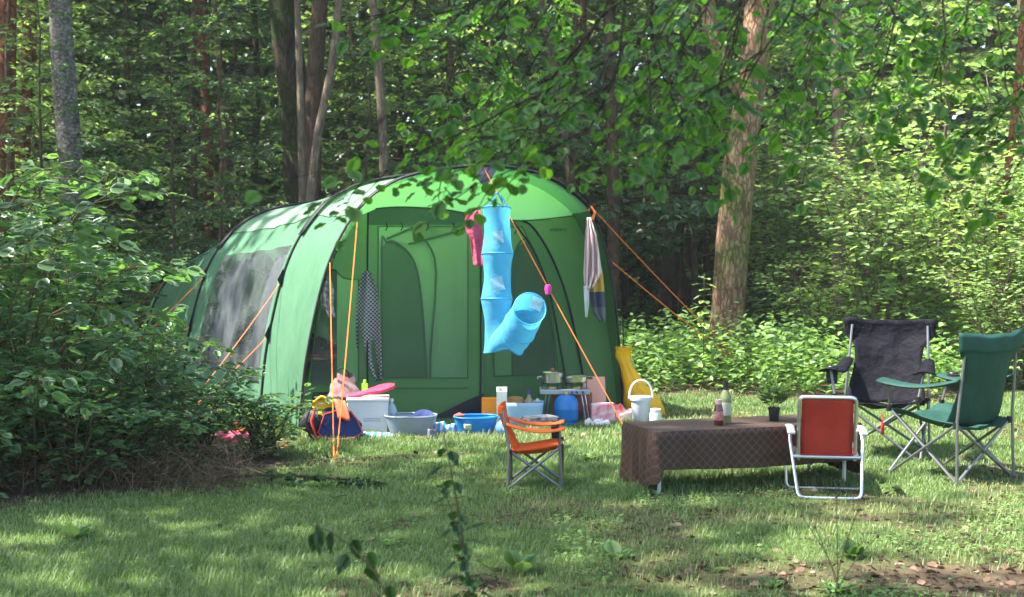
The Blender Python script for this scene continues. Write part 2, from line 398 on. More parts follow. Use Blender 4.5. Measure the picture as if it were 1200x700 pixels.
# ================================================================ ground
def inclear(x, y):
    """1 inside the mown clearing, 0 in the wood"""
    back = np.where(x > .9, 13.0+.25*(x-1)+.5*np.sin(x*1.3), 13.0)
    left = np.interp(y, [5,7.0,7.7,9.5,10.1,11,13], [-8,-6,-3.0,-1.55,-1.9,-2.5,-3.2])+.15*np.sin(y*5.3+x*2)
    a = np.clip((back-y)/.6, 0, 1); b = np.clip((x-left)/.5, 0, 1)
    return a*b
def grassd(x, y):
    """how thick the turf stands, 0..1"""
    n = vnoise(x, y, .9, 1)*.55+vnoise(x, y, .33, 2)*.3+vnoise(x, y, .12, 3)*.15
    g = np.clip((n-.22)*3.4, 0, 1)
    # worn earth near the camera on the right and beside the table
    worn = np.exp(-(((x-2.1)/1.5)**2+((y-6.05)/.36)**2))*1.75+.5*np.exp(-(((x-2.6)/1.0)**2+((y-6.7)/.4)**2))
    worn += .16*np.exp(-(((x-1.5)/1.1)**2+((y-7.15)/.3)**2))+.35*np.exp(-(((x-3.4)/1.0)**2+((y-8.9)/.8)**2))
    worn += .5*np.exp(-(((x+.2)/1.6)**2+((y-10.5)/.35)**2))
    g = np.clip(g-worn*np.clip(1.5-n*1.2, 0, 1), 0.04, 1)
    g = np.where((y > 6.55) & (y < 12.5), np.maximum(g, .42), g)
    return g
def gz(x, y):
    m = inclear(x, y)
    return (vnoise(x, y, 1.6, 7)-.5)*.03+(1-m)*(vnoise(x, y, 2.5, 8)-.3)*.12*np.clip((np.abs(y-8)+np.abs(x))/14, 0, 1)
def axis(lo, hi, step, far):
    a = np.arange(lo, hi+step/2, step); o = [hi+1.5**k for k in range(1, 14)]; o = [v for v in o if v < far]+[far]
    o2 = [lo-1.5**k for k in range(1, 14)]; o2 = [v for v in o2 if v > -far]+[-far]
    return np.concatenate([np.array(o2[::-1]), a, np.array(o)])
gx = axis(-9, 11, .09, 260); gy = axis(1, 24, .09, 260)
X, Y = np.meshgrid(gx, gy, indexing='ij'); Z = gz(X, Y)
V = np.stack([X.ravel(), Y.ravel(), Z.ravel()], 1)
nx, ny = len(gx), len(gy); ii, jj = np.meshgrid(np.arange(nx-1), np.arange(ny-1), indexing='ij'); a = (ii*ny+jj).ravel()
me = np_mesh('ground', V, [np.stack([a, a+ny, a+ny+1, a+1], 1)], (inclear(X, Y)*grassd(X, Y)).ravel(), True)
m, t, N, L = nt('ground')
out = N.new('ShaderNodeOutputMaterial'); b = N.new('ShaderNodeBsdfPrincipled'); at = N.new('ShaderNodeAttribute'); at.attribute_name = 'rnd'
tc = N.new('ShaderNodeTexCoord'); n1 = N.new('ShaderNodeTexNoise'); n1.inputs['Scale'].default_value = 9; n1.inputs['Detail'].default_value = 8; n1.inputs['Roughness'].default_value = .7
L.new(tc.outputs['Object'], n1.inputs['Vector'])
n2 = N.new('ShaderNodeTexNoise'); n2.inputs['Scale'].default_value = 1.3; n2.inputs['Detail'].default_value = 4; L.new(tc.outputs['Object'], n2.inputs['Vector'])
soil = N.new('ShaderNodeValToRGB'); e = soil.color_ramp.elements; e[0].position = .3; e[0].color = (.045,.032,.022,1); e[1].position = .72; e[1].color = (.15,.108,.075,1)
L.new(n1.outputs['Fac'], soil.inputs[0])
gr = N.new('ShaderNodeValToRGB'); e = gr.color_ramp.elements; e[0].position = .3; e[0].color = (.045,.09,.02,1); e[1].position = .7; e[1].color = (.11,.16,.045,1)
L.new(n1.outputs['Fac'], gr.inputs[0])
mi = N.new('ShaderNodeMix'); mi.data_type = 'RGBA'; L.new(at.outputs['Fac'], mi.inputs[0]); L.new(soil.outputs[0], mi.inputs[6]); L.new(gr.outputs[0], mi.inputs[7])
L.new(mi.outputs[2], b.inputs['Base Color']); b.inputs['Roughness'].default_value = .95; b.inputs['Specular IOR Level'].default_value = .1
bp = N.new('ShaderNodeBump'); bp.inputs['Strength'].default_value = .8; bp.inputs['Distance'].default_value = .03; L.new(n1.outputs['Fac'], bp.inputs['Height']); L.new(bp.outputs[0], b.inputs['Normal'])
L.new(b.outputs[0], out.inputs[0])
g = link('ground', me, m); g['kind'] = 'structure'
# ---------------------------------------------------------------- grass
rs = np.random.RandomState(11)
def scatter(n, y0, y1, xa, xb, dens, power=1.0):
    u = rs.rand(n); y = y0+(y1-y0)*u**power; x = xa(y)+(xb(y)-xa(y))*rs.rand(n)
    k = rs.rand(n) < dens(x, y); return x[k], y[k]
xa = lambda y: -.40*y-.3; xb = lambda y: .41*y+.3
x, y = scatter(520000, 4.6, 13.6, xa, xb, lambda x, y: inclear(x, y)*(grassd(x, y)**1.2)*(.35+.65*vnoise(x, y, .05, 4)))
n = len(x)
hgt = (.020+.026*rs.rand(n))*(.55+.9*vnoise(x, y, .5, 5))*(.7+.5*vnoise(x, y, .09, 6))
under = (np.abs(x-1.4) < .75) & (np.abs(y-8.6-.3*(x-1.5)) < .35); hgt[under] *= 1.9
tuft = rs.rand(n) < .012; hgt[tuft] *= 1.8
az = rs.rand(n)*2*PI; lean = rs.uniform(.2,1.1,n); wdt = rs.uniform(.0011,.0024,n)*(1+(y-5)*.10)
dx, dy = np.cos(az), np.sin(az); z0 = gz(x, y)-.003
b1 = np.stack([x-dy*wdt, y+dx*wdt, z0], 1); b2 = np.stack([x+dy*wdt, y-dx*wdt, z0], 1)
mx_, my_ = x+dx*hgt*lean*.35, y+dy*hgt*lean*.35
m1 = np.stack([mx_-dy*wdt*.8, my_+dx*wdt*.8, z0+hgt*.6], 1); m2 = np.stack([mx_+dy*wdt*.8, my_-dx*wdt*.8, z0+hgt*.6], 1)
tp = np.stack([x+dx*hgt*lean, y+dy*hgt*lean, z0+hgt], 1)
V = np.stack([b1,b2,m2,m1,tp], 1).reshape(-1,3); k = np.arange(n)*5
dry = np.clip(1.3-1.3*grassd(x, y)+.9*(vnoise(x, y, .8, 9)-.45), 0, 1); rv = np.clip(.08+.42*rs.rand(n)+.5*dry*rs.rand(n), 0, 1)
me = np_mesh('grass', V, [np.stack([k,k+1,k+2,k+3],1), np.stack([k+3,k+2,k+4],1)], np.repeat(rv, 5))
L_grass = leafmat('grass_blade', [(.095,.175,.062),(.15,.24,.088),(.21,.29,.12),(.28,.28,.12),(.38,.31,.17)], trans=.3, rough=.5, spec=.3, ovar=0, tboost=1.2)
o = link('grass', me, L_grass); setp(o, 'short green and straw coloured grass of the clearing', None, None, 'stuff')
# ---------------------------------------------------------------- dead leaves and clover
L_litter = leafmat('leaf_litter', [(.045,.028,.02),(.085,.052,.036),(.15,.095,.062),(.30,.21,.15)], trans=.1, rough=.7, spec=.2, ovar=0, tint=(1,.7,.4))
x, y = scatter(15000, 4.8, 14, xa, xb, lambda x, y: np.clip(1.0-grassd(x, y)*.98, 0, 1)*inclear(x, y))
x2 = rs.uniform(-12, 14, 14000); y2 = rs.uniform(5, 30, 14000); k = rs.rand(14000) > inclear(x2, y2); x = np.concatenate([x, x2[k]]); y = np.concatenate([y, y2[k]])
n = len(x); az = rs.rand(n)*2*PI; pos = np.stack([x, y, gz(x, y)+.006], 1)
me = leaves_mesh('leaf_litter', T6R, pos, np.stack([np.cos(az), np.sin(az), rs.normal(0,.2,n)], 1), np.stack([rs.normal(0,.35,n), rs.normal(0,.35,n), np.ones(n)], 1), rs.uniform(.015,.052,n), rs.rand(n)**1.6)
setp(link('leaf_litter', me, L_litter), 'brown dead leaves lying on the bare earth', None, None, 'stuff')
x, y = scatter(26000, 4.8, 8.2, xa, xb, lambda x, y: ((vnoise(x, y, .55, 21) > .62) & (x > .2)).astype(float)*inclear(x, y)*.9+.015)
n = len(x); az = rs.rand(n)*2*PI; pos = np.stack([x, y, gz(x, y)+rs.uniform(.012,.045,n)], 1)
me = leaves_mesh('ground_cover', T6R, pos, np.stack([np.cos(az), np.sin(az), rs.normal(0,.2,n)], 1), np.stack([rs.normal(0,.3,n), rs.normal(0,.3,n), np.ones(n)], 1), rs.uniform(.010,.026,n), rs.rand(n))
setp(link('ground_cover', me, L_herb), 'small round leaved clover and weeds creeping over the worn earth', None, None, 'stuff')
# fallen twigs
tw = MB()
for i in range(260):
    x_ = rs.uniform(-1.2,4); y_ = rs.uniform(5, 8) if i % 3 else rs.uniform(8, 12.5); a_ = rs.rand()*PI; l_ = rs.uniform(.03,.14)
    tw.tube([(x_,y_,.012),(x_+math.cos(a_)*l_*.5,y_+math.sin(a_)*l_*.5,.02),(x_+math.cos(a_+.3)*l_,y_+math.sin(a_+.3)*l_,.012)], .0022, 4)
setp(tw.build('twig_litter', B_brown), 'thin dry twigs strewn over grass and earth', None, None, 'stuff')
# ================================================================ the wood
random.seed(5)
# high crowns of the tall trees: limbs and leaves only, hung round the top of a trunk
def canopy_proto(seed, rad, z0, z1, nl, per, leaf):
    p = Plant(seed); rs = p.rs
    for j in range(nl):
        z = z0+(z1-z0)*((j+.5)/nl); az = j*2.399; u = (z-z0)/(z1-z0)
        Ln = rad*(1-.55*u**2)*rs.uniform(.7,1.1); d = Vector((math.cos(az), math.sin(az), .25+.4*u)); pt = Vector((0,0,z)); pts = [pt.copy()]
        for k in range(5): d = (d+Vector((jit(rs,.2), jit(rs,.2), -.06))).normalized(); pt = pt+d*Ln/5; pts.append(pt.copy())
        p.mb.tube(pts, [.06*(1-.17*q) for q in range(6)], n=5, caps=False)
        for k in range(1, 6):
            for q in range(per):
                dd = Vector((rs.normal(), rs.normal(), rs.normal()*.35)); p.leaf(pts[k]+dd*.5, dd, leaf, .5)
    return p
CAN = []
for i, (rad, n_, per) in enumerate([(3.4, 26, 11), (3.0, 20, 8), (2.6, 16, 6)]):
    p = canopy_proto(40+i, rad, -5.0, 1.5, n_, per, .26); CAN.append((p.wood('limbs'), p.crown('crown', T6R)))
p = canopy_proto(47, 1.5, -3.5, 1.0, 14, 4, .2); CAN.append((p.wood('limbs'), p.crown('crown', T6R)))  # smaller crown, thinned so the sun reaches the shrubs
def tall_tree(name, label, path, rr, wm, top=13.0, can=0, group=None, Y=None, cm=None, canopy=True, n=12, cat='tree'):
    """path: world points from the ground up; the stem is carried on to the crown"""
    pts = [Vector(q) for q in path]; d = (pts[-1]-pts[-2]).normalized(); b = pts[0]
    k = max(0.0, (top-pts[-1].z)/max(d.z, .3)); last = pts[-1]+Vector((d.x*.5, d.y*.5, d.z))*k
    pts.append(pts[-1].lerp(last, .5)); pts.append(last)
    dense = []; 
    for i in range(len(pts)-1):
        m_ = max(2, int((pts[i+1]-pts[i]).length/.5))
        for j in range(m_): dense.append(pts[i].lerp(pts[i+1], j/m_))
    dense.append(pts[-1]); rs = np.random.RandomState(int(abs(b.x*100))+3)
    H = dense[-1].z
    rads = []
    for q in dense:
        t = max(0, q.z/H); flare = 1+.35*math.exp(-max(q.z,0)/.25)
        rads.append(rr*(1-.62*t)*flare*rs.uniform(.95,1.05))
    sm = [dense[0]]+[(dense[i-1]+dense[i]*2+dense[i+1])/4 for i in range(1, len(dense)-1)]+[dense[-1]]
    o = thing(name, label, cat, (b.x, b.y, 0), 0, group)
    mb = MB(); mb.tube([q-Vector((b.x, b.y, 0)) for q in sm], rads, n=n); tk = mb.build('trunk', wm, o)
    if canopy:
        lm, cr = CAN[can]
        a = link('limbs', lm, wm, o); c = link('crown', cr, cm or L_far, o); rz = rs.uniform(0, 6.28)
        for e in (a, c): e.location = last-Vector((b.x, b.y, 0)); e.rotation_euler = (0,0,rz)
    return o
def pxpath(Y, pts):
    g = P(pts[0][0], pts[0][1], Y); q = [P(x, y, Y) for x, y in pts]
    if q[0].z > .05:
        d = (q[1]-q[0]) if len(q) > 1 else Vector((0,0,1)); k = -q[0].z/d.z if abs(d.z) > .1 else 0
        q = [Vector((q[0].x+d.x*k*.5, Y, 0))]+q
    q[0].z = -.05
    return q
def pr(w, Y): return w/2/1600*Y
# trunks one can tell apart in the photograph
tall_tree('pine_tree', 'thick reddish barked pine stem at the very edge of the picture, cut by the frame', pxpath(17, [(4,330),(5,200),(6,100),(9,0)]), pr(27,17), B_pine, 14, 1)
tall_tree('pine_tree', 'slimmer orange brown pine stem leaning beside the thick red pine', pxpath(20, [(20,300),(27,160),(33,80),(36,0)]), pr(21,20), B_pine, 14, 2)
tall_tree('birch_tree', 'grey and white mottled birch trunk standing above the bramble bushes', pxpath(15, [(96,340),(88,250),(80,160),(73,60),(70,0)]), pr(32,15), B_birch, 13, 1)
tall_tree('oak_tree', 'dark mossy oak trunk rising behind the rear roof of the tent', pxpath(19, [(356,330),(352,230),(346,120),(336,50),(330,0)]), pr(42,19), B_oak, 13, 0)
tall_tree('oak_tree', 'brown oak stem slanting up close beside the dark mossy trunk', pxpath(18.4, [(362,320),(366,200),(368,90),(376,0)]), pr(24,18.4), B_brown, 13, 3)
tall_tree('young_tree', 'thin pale stem standing straight in front of the dark mossy oak', pxpath(17.8, [(356,330),(352,100),(348,0)]), pr(10,17.8), B_pale, 11, 3)
tall_tree('young_tree', 'thin grey brown stem bending away to the right of the oak group', pxpath(17, [(357,300),(372,150),(388,90),(398,0)]), pr(12,17), B_pale, 11, 3)
tall_tree('young_tree', 'slender sunlit stem standing straight above the middle of the tent', pxpath(18, [(452,300),(450,170),(444,80),(436,0)]), pr(13,18), B_pale, 11, 3)
tall_tree('young_tree', 'very thin pale stem leaning behind the hazel leaves over the tent', pxpath(19, [(672,300),(668,190),(652,90),(636,20)]), pr(11,19), B_pale, 11, 3)
tall_tree('young_tree', 'brown stem standing just past the towel end of the tent', pxpath(18, [(716,420),(720,290),(718,180),(714,60)]), pr(17,18), B_brown, 12, 3)
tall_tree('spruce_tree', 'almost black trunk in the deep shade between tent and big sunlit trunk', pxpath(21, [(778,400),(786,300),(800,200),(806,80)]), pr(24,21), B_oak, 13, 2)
tall_tree('young_tree', 'dark thin stem next to the almost black trunk', pxpath(23, [(806,400),(812,240),(818,80)]), pr(14,23), B_brown, 12, 2)
tall_tree('young_tree', 'straight ochre stem behind the sunlit shrubs', pxpath(17.5, [(982,400),(984,200),(980,60),(980,0)]), pr(17,17.5), B_pale, 12, 3)
tall_tree('young_tree', 'thin reddish stem leaning among the shaded shrubs behind the green chair', pxpath(15.5, [(1160,400),(1166,320),(1176,230),(1186,170)]), pr(11,15.5), B_pine, 10, 3)
tall_tree('young_tree', 'brown lit stem standing between birch and oak, high up among the leaves', pxpath(21, [(246,330),(244,180),(240,80),(230,0)]), pr(14,21), B_pine, 12, 2)
tall_tree('young_tree', 'pale crooked stem with a fork seen high above the tail of the tent', pxpath(22, [(262,330),(268,200),(256,60),(250,0)]), pr(10,22), B_pale, 12, 2)
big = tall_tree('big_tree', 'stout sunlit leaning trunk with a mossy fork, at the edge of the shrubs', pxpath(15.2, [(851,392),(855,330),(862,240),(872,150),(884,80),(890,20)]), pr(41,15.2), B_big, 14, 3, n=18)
b0 = P(878,115,15.2)-Vector((big.location.x, big.location.y, 0)); fk = MB(); fk.tube([b0, b0+Vector((-.22,0,.28)), b0+Vector((-.42,.05,.75)), b0+Vector((-.5,.1,1.6)), b0+Vector((-.7,.2,3.2))], [.12,.10,.085,.075,.05], 10); fk.build('limb', B_big, big)
# unseen trees, added so their crowns shade and dapple the clearing
roof = [(-8.6,7.2,0,13),(-7.4,3.2,0,13),(-13.5,12.5,0,14),(-5.6,4.0,3,12.5),(-9.6,15.5,0,13),(-12.5,8.8,0,13),(-3.2,2.2,1,12),
        (7.6,3.5,0,13),(9.2,9.5,1,13),(4.8,-2.5,0,13),(-2.5,-3.5,0,13),(-7.5,-1.5,1,13),(10.5,14.5,0,13)]
for i, (x, y, c_, top) in enumerate(roof):
    tall_tree('tall_tree', 'unseen tall tree outside the picture, added to shade the clearing', [(x,y,-.05),(x+random.uniform(-.2,.2),y,3),(x+random.uniform(-.4,.4),y,7)], random.uniform(.13,.22), [B_brown, B_oak, B_pale][i % 3], top, c_, group='unseen shade trees round the clearing')
# tall trees farther back, dark stems, added so their crowns shade the wood
random.seed(8)
for i, (x, y) in enumerate([(-13,20),(-9.5,23.5),(-5.5,24.5),(-2,26.5),(1.5,23.5),(4.8,26),(8.5,24),(12.5,22.5),(-12,28),(-7,29.5),(-1.5,31),(4,31),(9.5,30),(-4.2,21.6),(14.5,28),(-16,25),(2.8,22.0)]):
    tall_tree('tall_tree', 'dark stem of a tall tree standing deep in the shaded wood', [(x,y,-.05),(x+random.uniform(-.3,.3),y,4),(x+random.uniform(-.6,.6),y,8)], random.uniform(.055,.10), [B_brown, B_oak][i % 2], random.uniform(13,15), 0 if i % 3 else 1, group='tall stems deep in the wood')
# understorey
PR = {}
def proto(k, p, tpl): PR[k] = (p.wood('trunk'), p.crown('crown', tpl)); print('proto', k, len(p.lp))
proto('A', tree_proto(1, 8.0, .06, .9, 2.2, 26, .13, 1.1, TM, sub=.19, tilt=.28), TM)
proto('B', tree_proto(2, 9.0, .065, 1.2, 2.4, 30, .12, 1.1, T6R, sub=.19, tilt=.38), T6R)
proto('Cc', tree_proto(3, 5.6, .04, .35, 1.8, 30, .10, 1.2, T6R, sub=.17, tilt=.42, droop=.7), T6R)
proto('D', tree_proto(4, 10.0, .07, .5, 2.8, 32, .17, 1.2, T6R, sub=.22, tilt=.5), T6R)
proto('S', shrub_proto(5, 2.6, 20, 1.4, .10, 1.3, T6, sub=.07, sublen=.55), T6)
proto('S2', shrub_proto(6, 1.7, 18, 1.0, .08, 1.3, T6, sub=.06, sublen=.45), T6)
def put(k, name, label, x, y, s, cm, wm, group=None, cat='tree'):
    a, c = PR[k]
    return plant_obj(name, label, cat, a, c, wm, cm, (x, y, 0), random.uniform(0, 6.28), s, group, wname='trunk' if cat == 'tree' else 'stems', cname='crown')
# nearest layered maples behind the tent and brambles
near = [(-5.3,13.0,'A',.44,'low spreading maple sapling just behind the tallest brambles'),(-3.95,16.0,'A',.5,'flat layered maple sapling peeping over the low tail of the tent'),(-6.2,16.9,'B',.6,'leafy sapling in front of the birch and pines'),(-6.6,15.2,'A',.62,'layered young maple spreading its leaves behind the brambles, by the pines'),
        (-4.9,14.2,'A',.52,'low young maple with flat leaf layers between birch and tent tail'),
        (-3.9,18.2,'A',.62,'young maple spreading right over the tail of the tent'),
        (-7.4,18.6,'B',.75,'dense leafy sapling between the pines and the birch')]
for x, y, k, s, lb in near: put(k, 'maple_tree', lb, x, y, s, L_mid, B_brown)
cnt = 0
spots = []
random.seed(21)
for row, (yy, stp, xm) in enumerate([(19.6,2.1,9.5),(22.0,2.0,11),(24.6,2.2,12.5),(27.4,2.4,14),(30.4,2.6,15.5),(33,2.8,16)]):
    x = -xm+random.uniform(0, 1)
    while x < xm:
        if not (yy < 21 and (-1.2 > x > -3.4)) : spots.append((x+random.uniform(-.7,.7), yy+random.uniform(-.9,.9), row))
        x += stp
for x, y, row in spots:
    k = random.choice(['B','A','Cc'] if row < 2 else ['B','D','D','A'])
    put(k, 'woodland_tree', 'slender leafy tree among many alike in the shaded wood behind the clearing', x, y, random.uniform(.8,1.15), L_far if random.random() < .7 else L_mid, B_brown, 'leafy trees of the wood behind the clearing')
# sunlit shrubs on the right
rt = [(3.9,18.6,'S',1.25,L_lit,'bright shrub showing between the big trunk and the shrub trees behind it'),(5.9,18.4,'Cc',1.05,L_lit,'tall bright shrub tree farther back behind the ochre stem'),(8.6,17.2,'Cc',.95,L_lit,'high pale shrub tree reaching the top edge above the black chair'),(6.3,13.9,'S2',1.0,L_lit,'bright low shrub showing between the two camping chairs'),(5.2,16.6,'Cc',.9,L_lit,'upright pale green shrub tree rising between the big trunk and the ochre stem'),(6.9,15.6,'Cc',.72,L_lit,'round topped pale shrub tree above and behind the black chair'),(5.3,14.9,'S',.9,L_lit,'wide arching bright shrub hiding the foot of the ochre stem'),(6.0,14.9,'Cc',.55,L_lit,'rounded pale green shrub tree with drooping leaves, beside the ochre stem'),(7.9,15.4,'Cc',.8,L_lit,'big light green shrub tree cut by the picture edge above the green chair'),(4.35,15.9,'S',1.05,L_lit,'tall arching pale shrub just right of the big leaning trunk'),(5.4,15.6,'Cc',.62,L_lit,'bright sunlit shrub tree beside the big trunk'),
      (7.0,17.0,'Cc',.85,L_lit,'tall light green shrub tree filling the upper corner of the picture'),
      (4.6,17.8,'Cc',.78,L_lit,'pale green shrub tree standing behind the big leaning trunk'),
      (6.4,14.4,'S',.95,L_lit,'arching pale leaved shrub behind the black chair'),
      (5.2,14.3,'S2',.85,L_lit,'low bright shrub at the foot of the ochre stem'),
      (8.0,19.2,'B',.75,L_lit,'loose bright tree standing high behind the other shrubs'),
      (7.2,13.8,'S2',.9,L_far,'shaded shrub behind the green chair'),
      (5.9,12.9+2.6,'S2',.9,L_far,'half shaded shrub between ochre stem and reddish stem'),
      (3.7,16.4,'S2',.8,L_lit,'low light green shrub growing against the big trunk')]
for x, y, k, s, cm, lb in rt:
    put(k, 'shrub' if k[0] == 'S' else 'shrub_tree', lb, x, y, s, cm, B_pale, None, 'shrub' if k[0] == 'S' else 'tree')
# undergrowth
def herbs(name, label, n, xr, yr, hr, leaf, cm, seed, mask=None):
    rs = np.random.RandomState(seed); x = rs.uniform(xr[0], xr[1], n); y = rs.uniform(yr[0], yr[1], n)
    k = inclear(x, y) < .2
    if mask is not None: k &= mask(x, y)
    x, y = x[k], y[k]; n = len(x); h = rs.uniform(hr[0], hr[1], n)*(.5+vnoise(x, y, 1.1, seed+1)); q = 9
    X_ = np.repeat(x, q); Y_ = np.repeat(y, q); t = np.tile((np.arange(q)+1)/q, n); az = rs.rand(n*q)*2*PI; rad = (.10*(1.1-t))*rs.uniform(.2,1.2,n*q)
    pos = np.stack([X_+np.cos(az)*rad, Y_+np.sin(az)*rad, gz(X_, Y_)+np.repeat(h, q)*t], 1)
    m_ = n*q; me = leaves_mesh(name, T6, pos, np.stack([np.cos(az), np.sin(az), rs.normal(-.1,.25,m_)], 1), np.stack([rs.normal(0,.35,m_), rs.normal(0,.35,m_), np.ones(m_)], 1), leaf*rs.uniform(.6,1.2,m_), rs.rand(m_))
    o = link(name, me, cm); setp(o, label, None, None, 'stuff'); print(name, m_); return o
herbs('undergrowth', 'sunlit low leafy undergrowth at the edge of the clearing', 4600, (.9,11), (12.6,17.5), (.25,.62), .085, L_herb, 61)  # lighter leaf colour carries the sunlight, the darker one below the shade
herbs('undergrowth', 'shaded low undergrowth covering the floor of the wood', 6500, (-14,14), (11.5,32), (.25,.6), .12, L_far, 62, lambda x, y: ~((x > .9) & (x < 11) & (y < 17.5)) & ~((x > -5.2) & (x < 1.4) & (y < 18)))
# far wood
rs = np.random.RandomState(77); n = 230000; th = rs.uniform(-1.0, 1.0, n); rd = rs.uniform(36, 46, n)
x = np.sin(th)*rd; y = np.cos(th)*rd; z = rs.uniform(0, 1, n)**.9*(13+4*vnoise(x, y, 4, 3)); 
cl = rs.randint(0, 4000, n); cx_ = rs.uniform(-1.15, 1.15, 4000); cz_ = rs.uniform(0, 1, 4000)**1.15; cr_ = rs.uniform(34, 44, 4000)
half = rs.rand(n) < .8
x[half] = (np.sin(cx_[cl])*cr_[cl])[half]+rs.normal(0,.55,n)[half]; y[half] = (np.cos(cx_[cl])*cr_[cl])[half]+rs.normal(0,.6,n)[half]; z[half] = (cz_[cl]*16)[half]+rs.normal(0,.35,n)[half]
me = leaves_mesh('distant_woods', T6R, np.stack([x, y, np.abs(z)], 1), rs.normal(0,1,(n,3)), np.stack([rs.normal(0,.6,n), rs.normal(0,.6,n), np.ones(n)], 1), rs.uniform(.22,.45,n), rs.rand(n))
setp(link('distant_woods', me, L_far), 'dark mass of leaves of the far wood', None, None, 'stuff')
# ---------------------------------------------------------------- bushes on the left, close to the camera
proto('K1', shrub_proto(11, 1.9, 14, 1.25, .16, 1.5, TFN, sub=.10, sublen=.5, tilt=.5, arch=.75, pairs=False, low=.08), TFN)
proto('K2', shrub_proto(12, 1.4, 14, 1.15, .145, 1.5, TFN, sub=.09, sublen=.45, tilt=.5, arch=.8, low=.05), TFN)
proto('K3', shrub_proto(13, .75, 18, .75, .12, 1.5, TFN, sub=.05, sublen=.28, arch=.6, low=.05), TFN)
kk = [(-3.35,8.6,'K1',1.0,0,'tall arching bramble bush cut by the edge of the picture'),
      (-3.15,9.45,'K1',.88,1.2,'tall bramble bush with long shoots reaching over the dark bank'),
      (-2.55,9.1,'K2',.66,2.1,'dense bramble bush at the tip of the dark bank'),
      (-3.05,8.4,'K2',.82,3.0,'broad leafy bramble bush on the shaded bank in front of the taller ones'),
      (-4.0,10.8,'K1',1.05,4.4,'bramble bush behind the others, below the birch'),
      (-2.95,10.6,'K2',.72,5.1,'bramble bush with shoots hanging before the tent wall'),
      (-2.2,9.35,'K3',.75,.5,'low bush spreading on to the grass towards the guy ropes'),
      (-2.65,8.35,'K3',.85,2.5,'knee high weedy bush at the foot of the bank'),
      (-1.75,9.55,'K3',.62,3.5,'small bush at the grass edge beside the fallen branch'),
      (-4.3,9.8,'K1',1.1,5.7,'highest bramble bush, half outside the picture'),
      (-2.35,8.75,'K3',.8,1.7,'knee high leafy weed bush in the middle of the bank edge'),
      (-3.9,7.9,'K2',.8,1.7,'broad low bush at the very edge of the picture on the bank'),
      (-3.3,7.95,'K3',.8,1.0,'small dark bush touching the grass at the corner of the bank')]
for x, y, k, s, rz, lb in kk:
    a, c = PR[k]; plant_obj('bramble_bush', lb, 'bush', a, c, B_stem, L_bush, (x, y, 0), rz, s, None, wname='stems', cname='crown')
# earth bank with dry stalks under the bushes
mb = MB()
def bank(u, v):
    x = -5.2+3.9*u; ymid = 9.2-.15*(x+3); y = ymid+(v-.5)*2.6*(1.05-.35*u)
    h = .33*math.sin(PI*v)**.8*math.sin(PI*min(1, .12+.88*(1-u)+.02))**.5*(1.05-u*.6)*(1-u**3)
    return (x, y, h*(.8+.5*float(vnoise(np.array([x]), np.array([y]), .3, 5)[0]))-.05)
mb.grid(bank, 70, 46)
setp(mb.build('earth_bank', mat('earth', (.035,.024,.016), .95, bump=1.0, bscale=40, nscale=12, col2=(.10,.07,.045))), None, None, None, 'structure')
rs = np.random.RandomState(31); n = 4200; u = rs.uniform(0,1,n); x = -4.6+3.0*u; y = 9.2-.15*(x+3)-1.28*(1.05-.35*u)*rs.uniform(.45,1.0,n); z = rs.uniform(.02,.24,n)
az = rs.uniform(0, 2*PI, n); me = leaves_mesh('dry_grass', (T6V*np.array([.04,1,.06]), T6[1]), np.stack([x, y, z], 1), np.stack([np.cos(az)*.5, np.sin(az)*.5-.3, rs.uniform(-1.0,.7,n)], 1), rs.normal(0,1,(n,3)), rs.uniform(.08,.22,n), rs.rand(n))
setp(link('dry_grass', me, leafmat('dry_stalk', [(.04,.025,.016),(.09,.06,.035),(.20,.14,.08)], trans=.1, ovar=0, rough=.8, tint=(1,.8,.5))), 'dry brown stalks hanging over the bank', None, None, 'stuff')
# ---------------------------------------------------------------- hazel reaching in overhead
hz = Plant(91); rs = hz.rs; root = Vector((3.7, 5.4, 0))
trunk = [root+Vector(q) for q in ((0,0,-.05),(-.05,0,1.2),(-.12,-.05,2.4),(-.25,-.1,3.6),(-.3,-.1,5.2),(-.3,0,7.0))]
hz.mb.tube(trunk, [.085,.07,.06,.05,.035,.015], n=9)
def tw_(pts, r0=.0055, leaf=.060, gap=.040, sub=.08, sl=.30, tilt=.34):
    """pts: (px,py,depth) way points; twig with leafy side shoots"""
    w_ = [P(a, b_, c_) for a, b_, c_ in pts]; dn = []
    for i in range(len(w_)-1):
        m_ = max(2, int((w_[i+1]-w_[i]).length/.06))
        for j in range(m_): dn.append(w_[i].lerp(w_[i+1], j/m_)+Vector((jit(rs,.006), jit(rs,.006), jit(rs,.006))))
    dn.append(w_[-1]); hz.mb.tube(dn, [r0*(1-.8*i/len(dn)) for i in range(len(dn))], n=5, caps=False)
    acc = 0; sg = 1; tot = 0
    for i in range(1, len(dn)):
        acc += (dn[i]-dn[i-1]).length
        if acc > sub*rs.uniform(.6,1.3):
            acc = 0; ax = (dn[i]-dn[i-1]).normalized(); side = Vector((ax.y, -ax.x, 0)).normalized()*sg if abs(ax.z) < .9 else Vector((math.cos(i), math.sin(i), 0)); sg = -sg
            L_ = sl*rs.uniform(.5,1.3); hz.twig(dn[i], side+ax*.8+Vector((0,0,-.15)), L_, .003, max(3, int(L_/gap)), leaf, tilt, steps=4, n=3, droop=.35, start=.05)
    hz.twig(dn[-1], dn[-1]-dn[-2], .12, .002, 3, leaf, tilt, steps=2, n=3)
def limb(z, pts): 
    w_ = [trunk[2].lerp(trunk[3], .3)+Vector((0,0,z))]+[P(a, b_, c_) for a, b_, c_ in pts]
    hz.mb.tube(w_, [.016*(1-.7*i/len(w_)) for i in range(len(w_))], n=6, caps=False)
